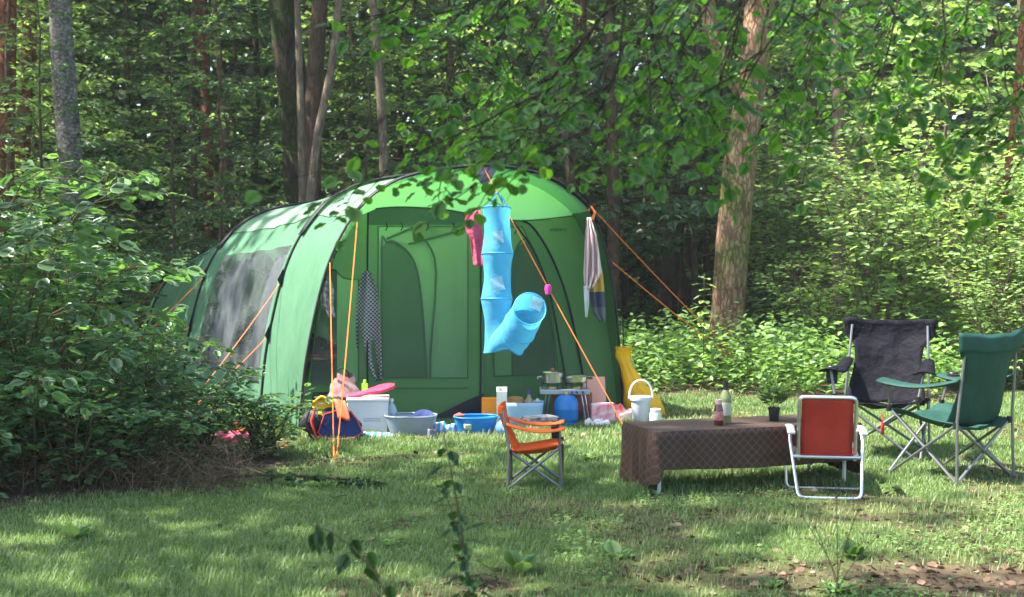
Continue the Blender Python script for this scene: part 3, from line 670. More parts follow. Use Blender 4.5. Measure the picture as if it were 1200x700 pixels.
limb(0, [(1300,-60,5.0),(1050,-50,4.7),(850,-40,4.5),(745,-10,4.4)])
limb(.4, [(1280,-120,5.3),(1080,-110,5.2),(880,-90,5.0),(640,-70,5.0),(500,-30,4.9)])
tws = [[(745,-10,4.4),(700,25,4.4),(655,95,4.4),(590,130,4.4),(520,165,4.4),(455,200,4.4),(395,225,4.4)],
       [(735,0,4.4),(730,40,4.3),(720,95,4.3),(690,150,4.3),(620,190,4.3),(560,215,4.3)],
       [(690,40,4.4),(650,90,4.6),(600,180,4.7),(520,205,4.8)],
       [(760,-20,4.5),(765,50,4.6),(785,110,4.6),(800,150,4.6),(770,190,4.6)],
       [(720,60,4.5),(690,110,4.1),(640,150,4.1),(580,160,4.1)],
       [(850,-40,4.5),(820,20,4.4),(790,70,4.4),(740,120,4.4),(700,170,4.4)],
       [(870,-40,4.5),(865,30,4.5),(850,80,4.5),(830,130,4.5)],
       [(880,-60,4.9),(900,10,4.9),(890,60,4.8),(860,100,4.8)],
       [(850,-40,4.5),(800,0,4.3),(760,60,4.2),(760,120,4.2),(740,160,4.2)],
       [(950,-45,4.6),(960,10,4.6),(990,30,4.6)],
       [(1020,-50,4.7),(1050,20,4.6),(1040,70,4.6),(1010,110,4.6),(960,140,4.6)],
       [(1100,-50,4.7),(1110,40,4.6),(1090,100,4.6),(1060,130,4.6)],
       [(1180,-50,4.8),(1170,20,4.7),(1180,100,4.7),(1200,150,4.6)],
       [(1230,-50,4.8),(1220,60,4.6),(1190,120,4.5),(1140,150,4.5)],
       [(640,-70,5.0),(600,-20,5.0),(540,10,5.0),(480,20,5.0)],
       [(500,-30,4.9),(470,10,4.9),(430,20,4.9)],
       [(950,-45,4.6),(920,30,4.4),(880,80,4.4),(820,110,4.4),(790,160,4.3)],
       [(1240,60,4.6),(1200,180,4.4),(1170,230,4.4)]]
for t_ in tws: tw_(t_)
rq = random.Random(77)
for i in range(20):
    x0 = 560+i*33+rq.uniform(-20,20); dz = rq.uniform(4.9,5.8); dn_ = rq.uniform(80,150) if x0 < 900 else rq.uniform(40,130); sx_ = rq.uniform(-140,-20)
    tw_([(x0,-75,dz),(x0+sx_*.3,-75+dn_*.5,dz),(x0+sx_*.7,-60+dn_*1.1,dz-.1),(x0+sx_,-45+dn_*1.5,dz-.15)], leaf=.062)
tw_([(640,-70,5.0),(560,40,4.0),(470,120,3.7),(400,190,3.6),(360,205,3.6)], sub=.2, sl=.2)
hz_o = thing('hazel_tree', 'hazel bush reaching in overhead with broad dark and translucent leaves', 'tree')
link('trunk', hz.wood('trunk'), B_oak, hz_o)
link('crown', hz.crown('crown', TF, True), L_hazel, hz_o)
print('hazel leaves', len(hz.lp))
# ================================================================ the tent
def fabric(name, col, trans, tcol=None, bump=.25, rough=.55, alpha=1.0, spec=.3, bs=7):
    return mat(name, col, rough, trans=trans, tcol=tcol, var=.10, nscale=2.2, bump=min(1,bump*2.4), bscale=bs*.6, alpha=alpha, spec=spec, stretch=(1,1,.45), bdist=.05)
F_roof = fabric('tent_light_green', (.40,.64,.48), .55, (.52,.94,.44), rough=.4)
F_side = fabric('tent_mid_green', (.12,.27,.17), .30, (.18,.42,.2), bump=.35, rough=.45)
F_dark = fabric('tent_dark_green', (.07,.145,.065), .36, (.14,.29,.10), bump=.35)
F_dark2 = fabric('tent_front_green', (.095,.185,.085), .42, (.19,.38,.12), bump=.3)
F_inner = fabric('inner_tent_green', (.22,.40,.22), .35, (.24,.48,.22), bump=.2)
F_inner2 = fabric('inner_tent_pale', (.33,.52,.32), .35, (.26,.55,.25), bump=.2)
F_black = mat('black_webbing', (.012,.012,.018), .6, var=.3)
F_win = mat('window_film', (.17,.20,.21),   .25, spec=.5, alpha=.42, var=.25, nscale=14, bump=.5, bscale=16)
F_mesh = mat('mesh_window', (.16,.20,.17), .45, alpha=.20, var=.3, nscale=5, bump=.2)
F_curt = mat('curtain_grey', (.07,.08,.11), .7, var=.3, nscale=9, stretch=(6,6,1))
M_orange = mat('orange_cord', (.85,.20,.04), .6, var=.1)
M_steel = mat('steel_tube', (.42,.42,.44), .32, metal=.85, var=.1)
M_floor = mat('groundsheet', (.03,.032,.035), .5, var=.3)
A = Vector((-1.72, 11.0, 0)); B = Vector((.94, 12.0, 0)); U = (B-A); Wd = U.length; U = U.normalized(); BK = Vector((-U.y, U.x, 0)).normalized()
HP = [(352,508),(355,470),(359,430),(366,390),(376,345),(387,308),(402,275),(420,248),(440,228),(470,211),(505,202),(535,198),(565,196),(595,198),(625,204),(650,214),(672,229),(690,247),(703,275),(712,308),(719,350),(724,400),(727,450),(728,489)]
hoopw = [onplane(x, y, A, BK) for x, y in HP]
prof = [((q-A).dot(U)/Wd, max(0, q.z)) for q in hoopw]
prof[0] = (prof[0][0], 0); prof[-1] = (prof[-1][0], 0)
def resample(pf, k=3):
    o = []
    for i in range(len(pf)-1):
        for j in range(k):
            t = j/k; p0 = pf[max(0, i-1)]; p1 = pf[i]; p2 = pf[i+1]; p3 = pf[min(len(pf)-1, i+2)]
            o.append(tuple(.5*((2*p1[c])+(-p0[c]+p2[c])*t+(2*p0[c]-5*p1[c]+4*p2[c]-p3[c])*t*t+(-p0[c]+3*p1[c]-3*p2[c]+p3[c])*t**3) for c in (0,1)))
    o.append(pf[-1]); return o
RP = 3; pf = resample(prof, RP); NP = len(pf)
IL = 7*RP; IR = 17*RP                       # where the light roof begins and ends
def hoop(left, width, hs, lean=0.0):
    return [left+U*(s*width)+Vector((0,0,max(0,z)*hs))+BK*(lean*(z/2.1)**2) for s, z in pf]
HO = [hoop(A, Wd, 1.0), hoop(Vector((-2.27,12.25,0)), 2.98, 1.0), hoop(Vector((-3.52,14.55,0)), 3.02, .915), hoop(Vector((-4.45,16.2,0)), 3.0, .70)]
tent = thing('tunnel_tent', 'large green tunnel tent with pale roof, black hoops and open mesh front', 'tent', (-.6, 12.2, 0))
TI = Matrix.Translation(-Vector((-.6,12.2,0)))
def tb(mb, name, m, parent=tent, **k): return mb.build(name, m, parent, inv=TI if parent is tent or True else None, **k)
NR = 16
def surf(b, i, r):
    """bay b between hoops, profile index i, r in 0..1"""
    a = HO[b][i]; c = HO[b+1][i]; q = a.lerp(c, r)
    s = 4*r*(1-r); t = i/(NP-1)
    cen = (HO[b][0].lerp(HO[b+1][0], r)+HO[b][-1].lerp(HO[b+1][-1], r))/2+Vector((0,0,.9))
    q = q+(cen-q)*(.035*s if .25 < t < .8 else .025*s)
    wr = .012*math.sin(r*26+i*.35)*s*math.sin(min(1, q.z)*PI/2)
    return q+(cen-q).normalized()*wr
roof, lw, rw = MB(), MB(), MB(); win = MB(); win_y = 'x'
WI0, WI1, WR0, WR1 = int(1.0*RP), int(6.0*RP)-1, 1, NR-2
for b in range(3):
    roof.grid(lambda u, v, b=b: surf(b, IL+round(u*(IR-IL)), v), IR-IL, NR)
    rw.grid(lambda u, v, b=b: surf(b, IR+round(u*(NP-1-IR)), v), NP-1-IR, NR)
    if b != 1:
        lw.grid(lambda u, v, b=b: surf(b, round(u*IL), v), IL, NR)
    else:
        for i in range(IL):
            for r in range(NR):
                q = [surf(b, i, r/NR), surf(b, i+1, r/NR), surf(b, i+1, (r+1)/NR), surf(b, i, (r+1)/NR)]
                (win if (WI0 <= i < WI1 and WR0 <= r < WR1) else lw).add(q, [(0,1,2,3)])
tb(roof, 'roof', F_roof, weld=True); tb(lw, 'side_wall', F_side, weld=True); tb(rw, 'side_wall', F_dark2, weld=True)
wn_ = tb(win, 'side_window', F_win, weld=True)
cu = MB()
def curt(u, v):
    i = WI0+u*(WI1-WI0); r = (WR0+.5+v*(WR1-WR0-1))/NR; q = surf(1, int(i), r); return q+BK*.0+U*(.10+.03*math.sin(v*46)+.012*math.sin(v*17+u*3))
for v0, v1 in ((.0,.34),(.72,1.0)):
    cu.grid(lambda u, v: curt(u*.98, v0+(v1-v0)*v), 16, 30)
tb(cu, 'curtain', F_curt)
# rear end
rear = MB(); back = [q+BK*(.5*(1-(q.z/1.75)**1.5))+BK*.06 for q in HO[3]]
rear.grid(lambda u, v: HO[3][round(u*(NP-1))].lerp(back[round(u*(NP-1))], v), NP-1, 4)
cb = sum(back, Vector())/len(back); rear.grid(lambda u, v: back[round(u*(NP-1))].lerp(cb+Vector((0,0,-.3)), v), NP-1, 4)
tb(rear, 'rear_wall', F_side, weld=True)
# hoops: thin pole low down, broad webbing sleeve over the roof
for k, h in enumerate(HO):
    off = [q+(q-(h[0]+h[-1])/2-Vector((0,0,.8))).normalized()*.012 for q in h]
    e = (IL-1) if k else (IL+2)
    mb = MB(); mb.tube(off, .011, 6); hp = tb(mb, 'hoop', F_black)
    wb = .08 if k else .05; mb = MB()
    seg = off[e-2:IR+3]
    mb.grid(lambda u, v: seg[min(len(seg)-1, round(u*(len(seg)-1)))]+BK*((v-.5)*2*wb)+Vector((0,0,.012 if abs(v-.5) < .3 else 0)), len(seg)-1, 4)
    o = tb(mb, 'webbing', F_black, hp, thick=.008)
# inner faces of the front overhang and the front wall itself, set back at the top
WN = (BK-Vector((0,0,1))*0.0)
tilt = .16; WNn = (BK*1.0+Vector((0,0,-tilt))).normalized(); WA = A+BK*.06
def W(x, y, off=0.0): return onplane(x, y, WA, WNn)-WNn*off
def wpoly(mb, pts, holes=(), off=0.0): return mb.poly([W(x, y, off) for x, y in pts], [[W(x, y, off) for x, y in h] for h in holes])
def smooth_px(pts, k=6):
    o = []
    for i in range(len(pts)-1):
        p0, p1, p2, p3 = pts[max(0,i-1)], pts[i], pts[i+1], pts[min(len(pts)-1,i+2)]
        for j in range(k):
            t = j/k; o.append(tuple(.5*((2*p1[c])+(-p0[c]+p2[c])*t+(2*p0[c]-5*p1[c]+4*p2[c]-p3[c])*t*t+(-p0[c]+3*p1[c]-3*p2[c]+p3[c])*t**3) for c in (0,1)))
    return o+[pts[-1]]
arc = smooth_px(HP[7:18], 4)
seam_r = [(690,249),(676,253),(650,257),(612,259),(590,257),(566,254)]
seam_l = [(566,254),(545,250),(520,246),(495,244),(470,243),(440,245),(424,252)]
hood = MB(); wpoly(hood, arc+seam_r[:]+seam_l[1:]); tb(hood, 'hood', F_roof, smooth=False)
bw = MB(); wpoly(bw, [(430,250),(440,245),(470,243),(495,244),(520,246),(545,250),(566,254),(566,264),(430,264)], off=.006); tb(bw, 'door_header', F_dark2)
low_l = [(424,252),(409,272),(394,298),(382,335),(371,385),(362,440),(356,502)]
w1 = smooth_px([(378,340),(388,315),(402,326),(420,328)], 3)+[(420,448),(363,452),(365,425),(370,385)]
w2 = [(443,266),(548,266),(548,443),(443,443)]
w3 = [(577,268),(612,266),(628,300),(643,350),(655,438),(578,441)]
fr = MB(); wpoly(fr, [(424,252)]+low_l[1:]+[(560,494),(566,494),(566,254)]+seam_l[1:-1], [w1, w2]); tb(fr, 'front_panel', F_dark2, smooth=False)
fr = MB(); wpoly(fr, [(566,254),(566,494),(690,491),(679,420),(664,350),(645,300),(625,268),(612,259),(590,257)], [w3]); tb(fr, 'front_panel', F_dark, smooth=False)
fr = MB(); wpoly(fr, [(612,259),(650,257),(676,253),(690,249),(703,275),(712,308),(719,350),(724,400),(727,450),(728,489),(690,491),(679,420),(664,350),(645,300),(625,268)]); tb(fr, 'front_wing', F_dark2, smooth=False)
for wv in (w1, w2, w3):
    mb = MB(); wpoly(mb, wv, off=-.004); tb(mb, 'mesh_window', F_mesh, smooth=False)
    mb = MB(); ls = [W(x, y, .006) for x, y in wv]; mb.tube(ls, .006, 5, closed=True); tb(mb, 'window_seam', F_dark)
# strip of cloth round the overhang, from hoop to wall
st = MB(); hp_ = [W(x, y) for x, y in smooth_px(HP, 3)]; st.grid(lambda u, v: HO[0][round(u*(NP-1))].lerp(hp_[round(u*(NP-1))], v), NP-1, 1); tb(st, 'overhang', F_side)
for pts, r in (([(612,259),(625,268),(645,300),(664,350),(679,420),(690,491)], .010), ([(597,256),(612,275),(628,300),(645,350),(660,430),(668,490)], .008), ([(563,262),(563,350),(563,430),(562,492)], .010), ([(431,250),(430,330),(430,400),(431,470)], .008), ([(440,245),(470,243),(520,246),(566,254),(612,259),(676,253)], .007), ([(443,455),(548,455)], .004)):
    mb = MB(); mb.tube([W(x, y, .012) for x, y in smooth_px(pts, 5)], r, 6); tb(mb, 'zip', F_black if r > .0075 else F_dark)
mb = MB(); wpoly(mb, [(500,494),(508,488),(545,470),(566,461),(569,494)], off=.03); tb(mb, 'door_flap_and_shade', F_black, smooth=False)
mb = MB(); wpoly(mb, [(366,460),(430,458),(432,497),(362,503)], off=.01); tb(mb, 'door_flap_and_shade', M_floor, smooth=False)  # dark sheet painting the unlit interior below the window
# inside: bedroom wall with arched doors, roof light painted as a pale top strip
def IN(x, y, off=0.0): return onplane(x, y, A+BK*1.5, BK)-BK*off
mb = MB(); mb.poly([IN(x, y) for x, y in [(395,470),(395,300),(410,262),(450,250),(600,250),(640,262),(662,300),(672,470)]]); tb(mb, 'inner_wall', F_inner, smooth=False)
for pts, m_ in (([(447,470),(446,292),(452,284),(462,284),(478,296),(488,318),(494,360),(498,420),(500,470)], F_dark2),
               ([(505,470),(503,420),(510,320),(500,285),(482,268),(520,262),(548,268),(565,300),(575,360),(578,470)], F_inner2),
               ([(452,280),(500,262),(560,262),(520,275),(478,286)], F_inner2), ([(600,470),(598,340),(604,290),(622,280),(640,310),(650,470)], F_dark2)):
    mb = MB(); mb.poly([IN(x, y, .02) for x, y in pts]); io = tb(mb, 'door_and_lit_top', m_, smooth=False)
    mb = MB(); mb.tube([IN(x, y, .03) for x, y in smooth_px(pts, 3)], .010, 5); tb(mb, 'zip', F_dark, io)
mb = MB(); q = [A+BK*.1+U*.1, B+BK*.1-U*.1, HO[3][-1]-U*.15, HO[3][0]+U*.15]; mb.poly([Vector((v.x, v.y, .045)) for v in q]); tb(mb, 'groundsheet', M_floor)
# peg points: black tabs on the hoops with orange cords
def cord(p0, p1, name='guy_line', sag=.03, r=.0045):
    mb = MB(); n = 10
    mb.tube([p0.lerp(p1, i/n)-Vector((0,0,sag*4*(i/n)*(1-i/n))) for i in range(n+1)], r, 5); return tb(mb, name, M_orange)
def tab(p, d, s=.10):
    mb = MB(); t = Vector((0,0,1)); d = d.normalized(); mb.add([p+t*s, p-t*s, p+d*s*.75], [(0,1,2)]); tb(mb, 'guy_tab', F_black, smooth=False, thick=.006)
def peg(p):
    mb = MB(); mb.tube([p+Vector((0,0,-.06)), p+Vector((.0,.0,.05)), p+Vector((.015,-.01,.058)), p+Vector((.02,-.01,.04))], .004, 6); tb(mb, 'tent_peg', M_orange)
def hoopat(k, py):
    """point of hoop k (left half) that is seen at height py"""
    best = min(HO[k][:NP//2], key=lambda q: abs((287 if False else 350-FPX*math.tan(math.atan2(q.z-CAMZ, q.y)+PITCH))-py)); return best
pg = G(393,541); peg(pg)
hl = HO[0][7*RP]; hl2 = HO[0][5*RP]
cord(hl+Vector((0,-.02,0)), pg+Vector((.01,0,.04))); cord(hl2+Vector((0,-.02,0)), pg+Vector((-.01,0,.04)))
for k, pys, pe in ((1, (322,392), G(205,500)), (2, (325,385), G(60,497))):
    peg(pe)
    for yy in pys:
        q = hoopat(k, yy); d = (pe-q); tab(q, Vector((d.x, d.y, 0))); cord(q+d.normalized()*.07, pe+Vector((0,0,.04)))
q = hoopat(3, 305); pe = Vector((q.x-1.6, q.y-.4, 0)); cord(q, pe); peg(pe)
apex = HO[0][12*RP]+Vector((0,-.03,.02)); pf_ = G(733,509); peg(pf_)
cord(apex, pf_+Vector((0,0,.04)), sag=.01)
mb = MB(); mb.add([apex+U*.16+Vector((0,0,.0)), apex-U*.16, apex-Vector((-.03,.05,.20))], [(0,1,2)]); tb(mb, 'apex_tab', mat('grey_tab', (.16,.15,.20), .6), thick=.008)
hr = HO[0][17*RP]; hr2 = HO[0][19*RP]; pe = Vector((2.75,15.0,0)); peg(pe)
cord(hr+Vector((.03,-.02,.02)), pe); cord(hr2+Vector((.05,.05,0)), pe+Vector((.03,0,0)))
mb = MB(); mb.tube([hr, hr+Vector((.02,-.03,.03)), hr+Vector((.05,-.03,-.02)), hr+Vector((.03,-.03,-.08))], .014, 6); tb(mb, 'guy_ring', M_orange)
# pole foot outside on the right corner
mb = MB(); mb.tube([W(729,489), W(731,430), W(730,372)], .006, 5); tb(mb, 'corner_strap', F_black)
# seams, mud flap and toggles
for b_ in range(3):
    mb = MB(); mb.tube([surf(b_, IL, r/12)+Vector((-.004,0,.004)) for r in range(13)], .005, 4); tb(mb, 'seam', F_side)
mb = MB(); mb.grid(lambda u, v: W(356+(728-356)*u, 503-13*u, .012)+Vector((0,-.05*v,.07*(1-v)+.012*math.sin(u*40)*v)), 60, 2); tb(mb, 'mud_flap', F_dark)
for x, y in ((452,262),(470,262),(500,262),(530,262),(585,266),(603,266)):
    mb = MB(); mb.tube([W(x, y, .02), W(x+1, y+5, .03), W(x-1, y+9, .02)], .005, 5); tb(mb, 'toggle', F_black)
mb = MB(); x = 645
for k_ in (2.2,1.6,2.6,1.4,2.2,1.2,1.8):
    wpoly(mb, [(x,267.5),(x+k_,267.8),(x+k_,271.5),(x,271.2)], off=.004); x += k_+.9
tb(mb, 'faded_print', F_dark, smooth=False)
# ================================================================ things hung on the tent
def cordpt(p0, p1, py):
    return min((p0.lerp(p1, i/400) for i in range(401)), key=lambda q: abs(350-FPX*math.tan(math.atan2(q.z-CAMZ, q.y)+PITCH)-py))
M_net = mat('blue_net', (.12,.45,.66), .85, spec=.1, bump=.5, bscale=10,  trans=.35, tcol=(.12,.62,.92), alpha=.86, var=.12, nscale=12)
M_netr = mat('blue_rim', (.04,.34,.66), .5)
M_print = mat('white_print', (.34,.60,.74), .8, var=.25, nscale=24, trans=.3)
M_white = mat('white_cloth', (.75,.76,.78), .7, var=.08, trans=.2)
Yt = cordpt(apex, pf_, 262).y-.10
def net(path, name='net_tunnel'):
    """path: (px,py,Y,r, ax): rings; between rings the net is drawn in"""
    return path
rings = [(582,244,.115,(0,.15,1)),(583,298,.132,(0,.10,1)),(582,351,.132,(0,.10,1)),(584,409,.125,(-.25,-.05,1))]
lab = 'long light blue net toy tunnel hanging from the front guy rope, its end looped up'
tun = thing('net_tunnel', lab, 'toy tunnel', (0,0,0))
c0 = P(583,244,Yt); tun.location = c0; IV = Matrix.Translation(-c0)
def ringframe(ax): 
    a = Vector(ax).normalized(); x = a.cross(Vector((0,1,0))).normalized(); y = a.cross(x).normalized(); return x, y
def netseg(rs_, pinch):
    mb = MB(); n = 24; m_ = 8
    for i in range(len(rs_)-1):
        (p0, r0, a0), (p1, r1, a1) = rs_[i], rs_[i+1]
        def f(u, v):
            x0, y0 = ringframe(a0); x1, y1 = ringframe(a1); th = 2*PI*u
            c = p0.lerp(p1, v); r = r0+(r1-r0)*v; r *= 1-pinch*4*v*(1-v)*(.75+.5*math.sin(th*2+i)**2)+.025*math.sin(th*5+v*9)*math.sin(PI*v)
            x = x0.lerp(x1, v).normalized(); y = y0.lerp(y1, v).normalized(); return c+x*r*math.cos(th)+y*r*math.sin(th)
        mb.grid(f, n, m_, closeu=True)
    return mb
R1 = [(P(x, y, Yt), r, ax) for x, y, r, ax in rings]
netseg(R1, .16).build('net', M_net, tun, inv=IV, weld=True)
R2 = [(P(584,409,Yt-.02), .125, (-.25,-.05,1)), (P(599,398,Yt-.08), .15, (.75,-.35,.55)), (P(609,384,Yt-.16), .15, (.55,-.65,.5)), (P(621,362,Yt-.30), .132, (.16,-.95,.28))]
netseg(R2, .03).build('net', M_net, tun, inv=IV, weld=True)
for p_, r_, ax in R1+R2[1:]:
    x, y = ringframe(ax); mb = MB(); mb.tube([p_+x*r_*math.cos(t*PI/14)+y*r_*math.sin(t*PI/14) for t in range(28)], .0045, 5, closed=True); mb.build('ring', M_netr, tun, inv=IV)
def patch(px, py, Y, w, h, m, name, a=0):
    c = P(px, py, Y); mb = MB()
    mb.grid(lambda u, v: c+Vector(((u-.5)*w*math.cos(a)-(v-.5)*h*math.sin(a), -.004*math.cos((u-.5)*2)+.003*math.sin(v*7+u*5), (u-.5)*w*math.sin(a)+(v-.5)*h*math.cos(a))), 6, 6); return mb.build(name, m, tun, inv=IV)
patch(583,333,Yt-.125,.10,.11,M_print,'white_patch',.25); patch(584,278,Yt-.115,.08,.10,M_print,'white_patch',.1)
patch(629,356,Yt-.28,.10,.10,M_print,'white_patch',-.4)
mb = MB(); q = cordpt(apex, pf_, 238); mb.tube([q, c0+Vector((0,0,.13)), c0+Vector((-.04,0,.06)), c0+Vector((-.09,0,.0))], .006, 5); mb.tube([q, c0+Vector((.03,0,.10)), c0+Vector((.09,0,0))], .006, 5); mb.build('hanging_cord', M_netr, tun, inv=IV)
mb = MB(); e_ = P(621,362,Yt-.30); mb.lathe([(.0,-.05),(.022,-.045),(.03,0),(.024,.03),(0,.035)], (0,0,0), 10)
one('bow_clip', 'small magenta clip fastening the tunnel end to the guy rope', 'clip', mb, mat('magenta', (.65,.04,.30), .5), loc=cordpt(apex, pf_, 338)+Vector((0,-.03,0)))
def cloth(name, label, cat, top, outline, Y, m, folds=5, amp=.02, parent=None, group=None):
    """hanging cloth: outline gives (py, xleft, xright) rows"""
    c = P(top[0], top[1], Y); mb = MB(); nv = 26
    def f(u, v):
        y = outline[0][0]+(outline[-1][0]-outline[0][0])*v
        for i in range(len(outline)-1):
            if y <= outline[i+1][0]+1e-6: break
        a, b = outline[i], outline[i+1]; t = (y-a[0])/(b[0]-a[0]+1e-9); xl = a[1]+(b[1]-a[1])*t; xr = a[2]+(b[2]-a[2])*t
        q = P(xl+(xr-xl)*u, y, Y); q.y += amp*math.sin(u*folds*PI+v*1.5)*(.5+.5*v)+amp*.5*math.sin(v*9+u*4); return q-c
    mb.grid(f, 26, nv)
    if parent is not None:
        return mb.build(name, m, parent, inv=Matrix.Translation(c-parent.location), thick=.004)
    o = mb.build(name, m, None, thick=.004); o.location = c; return setp(o, label, cat, group)
cloth('cloth', 'crumpled pink cloth hung beside the blue toy tunnel', 'cloth', (558,248), [(247,552,563),(256,545,564),(268,545,565),(280,551,566),(300,553,566),(312,555,566)], Yt+.02, mat('pink_cloth', (.72,.12,.22), .7, trans=.3, var=.2, nscale=10, bump=.8), 3, .02)
# striped towel materials
def stripemat(name, cols, scale, axis=0, rough=.8, trans=.2):
    m, t, N, L = nt(name); out = N.new('ShaderNodeOutputMaterial'); b = N.new('ShaderNodeBsdfPrincipled'); tc = N.new('ShaderNodeTexCoord'); sx = N.new('ShaderNodeSeparateXYZ'); L.new(tc.outputs['Generated'], sx.inputs[0])
    mu = N.new('ShaderNodeMath'); mu.operation = 'MULTIPLY'; mu.inputs[1].default_value = scale; L.new(sx.outputs[axis], mu.inputs[0]); fr = N.new('ShaderNodeMath'); fr.operation = 'FRACT'; L.new(mu.outputs[0], fr.inputs[0])
    cr = N.new('ShaderNodeValToRGB'); cr.color_ramp.interpolation = 'CONSTANT'; el = cr.color_ramp.elements; el[0].color = rgb(cols[0]); el[0].position = 0; el[1].position = 1/len(cols); el[1].color = rgb(cols[1])
    for i, c in enumerate(cols[2:]): e = el.new((i+2)/len(cols)); e.color = rgb(c)
    L.new(fr.outputs[0], cr.inputs[0]); L.new(cr.outputs[0], b.inputs['Base Color']); b.inputs['Roughness'].default_value = rough; b.inputs['Specular IOR Level'].default_value = .1
    tr = N.new('ShaderNodeBsdfTranslucent'); mx = N.new('ShaderNodeMixShader'); mx.inputs[0].default_value = trans; L.new(cr.outputs[0], tr.inputs[0]); L.new(b.outputs[0], mx.inputs[1]); L.new(tr.outputs[0], mx.inputs[2]); L.new(mx.outputs[0], out.inputs[0]); return m
Yh = hr.y-.12
cloth('towel', 'white and pink striped towel hanging knotted from the right end of the front hoop', 'towel', (690,256), [(255,688,692),(275,686,699),(300,685,703),(320,684,705),(332,685,699),(339,687,694)], Yh, stripemat('towel_stripes', [(.78,.74,.74),(.75,.35,.38),(.80,.78,.78),(.72,.50,.55)], 3.2), 6, .035)
cloth('towel', 'ochre and grey cloth hanging below the striped towel', 'cloth', (698,330), [(306,699,703),(320,692,706),(335,690,708),(352,692,709),(368,695,710),(378,704,709)], Yh+.03, stripemat('cloth_bands', [(.16,.18,.20),(.10,.10,.16),(.62,.40,.10),(.62,.42,.12)], 1.0, 2), 4, .025)
cloth('towel', 'thin white cloth strip dangling beside the ochre cloth', 'cloth', (686,345), [(335,684,690),(355,685,690),(372,686,688)], Yh-.01, M_white, 3, .012)
def checkmat(name, c1, c2, s):
    m, t, N, L = nt(name); out = N.new('ShaderNodeOutputMaterial'); b = N.new('ShaderNodeBsdfPrincipled'); tc = N.new('ShaderNodeTexCoord'); ck = N.new('ShaderNodeTexChecker'); ck.inputs['Scale'].default_value = s; ck.inputs[1].default_value = rgb(c1); ck.inputs[2].default_value = rgb(c2)
    mp = N.new('ShaderNodeMapping'); mp.inputs['Scale'].default_value = (1,.0,1); mp.inputs['Location'].default_value = (0,.013,0); L.new(tc.outputs['Object'], mp.inputs[0]); L.new(mp.outputs[0], ck.inputs[0]); L.new(ck.outputs[0], b.inputs['Base Color']); b.inputs['Roughness'].default_value = .85; L.new(b.outputs[0], out.inputs[0]); return m
Yk = W(430,330).y-.09
cloth('kitchen_towel', 'black and white checked towel hanging from the left door post of the tent', 'towel', (431,322), [(318,426,434),(340,419,442),(370,417,445),(405,417,447),(428,424,448),(446,438,447)], Yk, checkmat('check', (.04,.045,.05), (.34,.36,.35), 60), 3, .03)
cloth('scarf', 'black and white patterned cloth hanging inside the small mesh window of the tent', 'cloth', (383,330), [(322,382,386),(340,375,391),(358,376,390),(372,384,393)], Yk-.25, mat('pattern_bw', (.03,.03,.03), .8, col2=(.6,.58,.55), nscale=28), 4, .02)
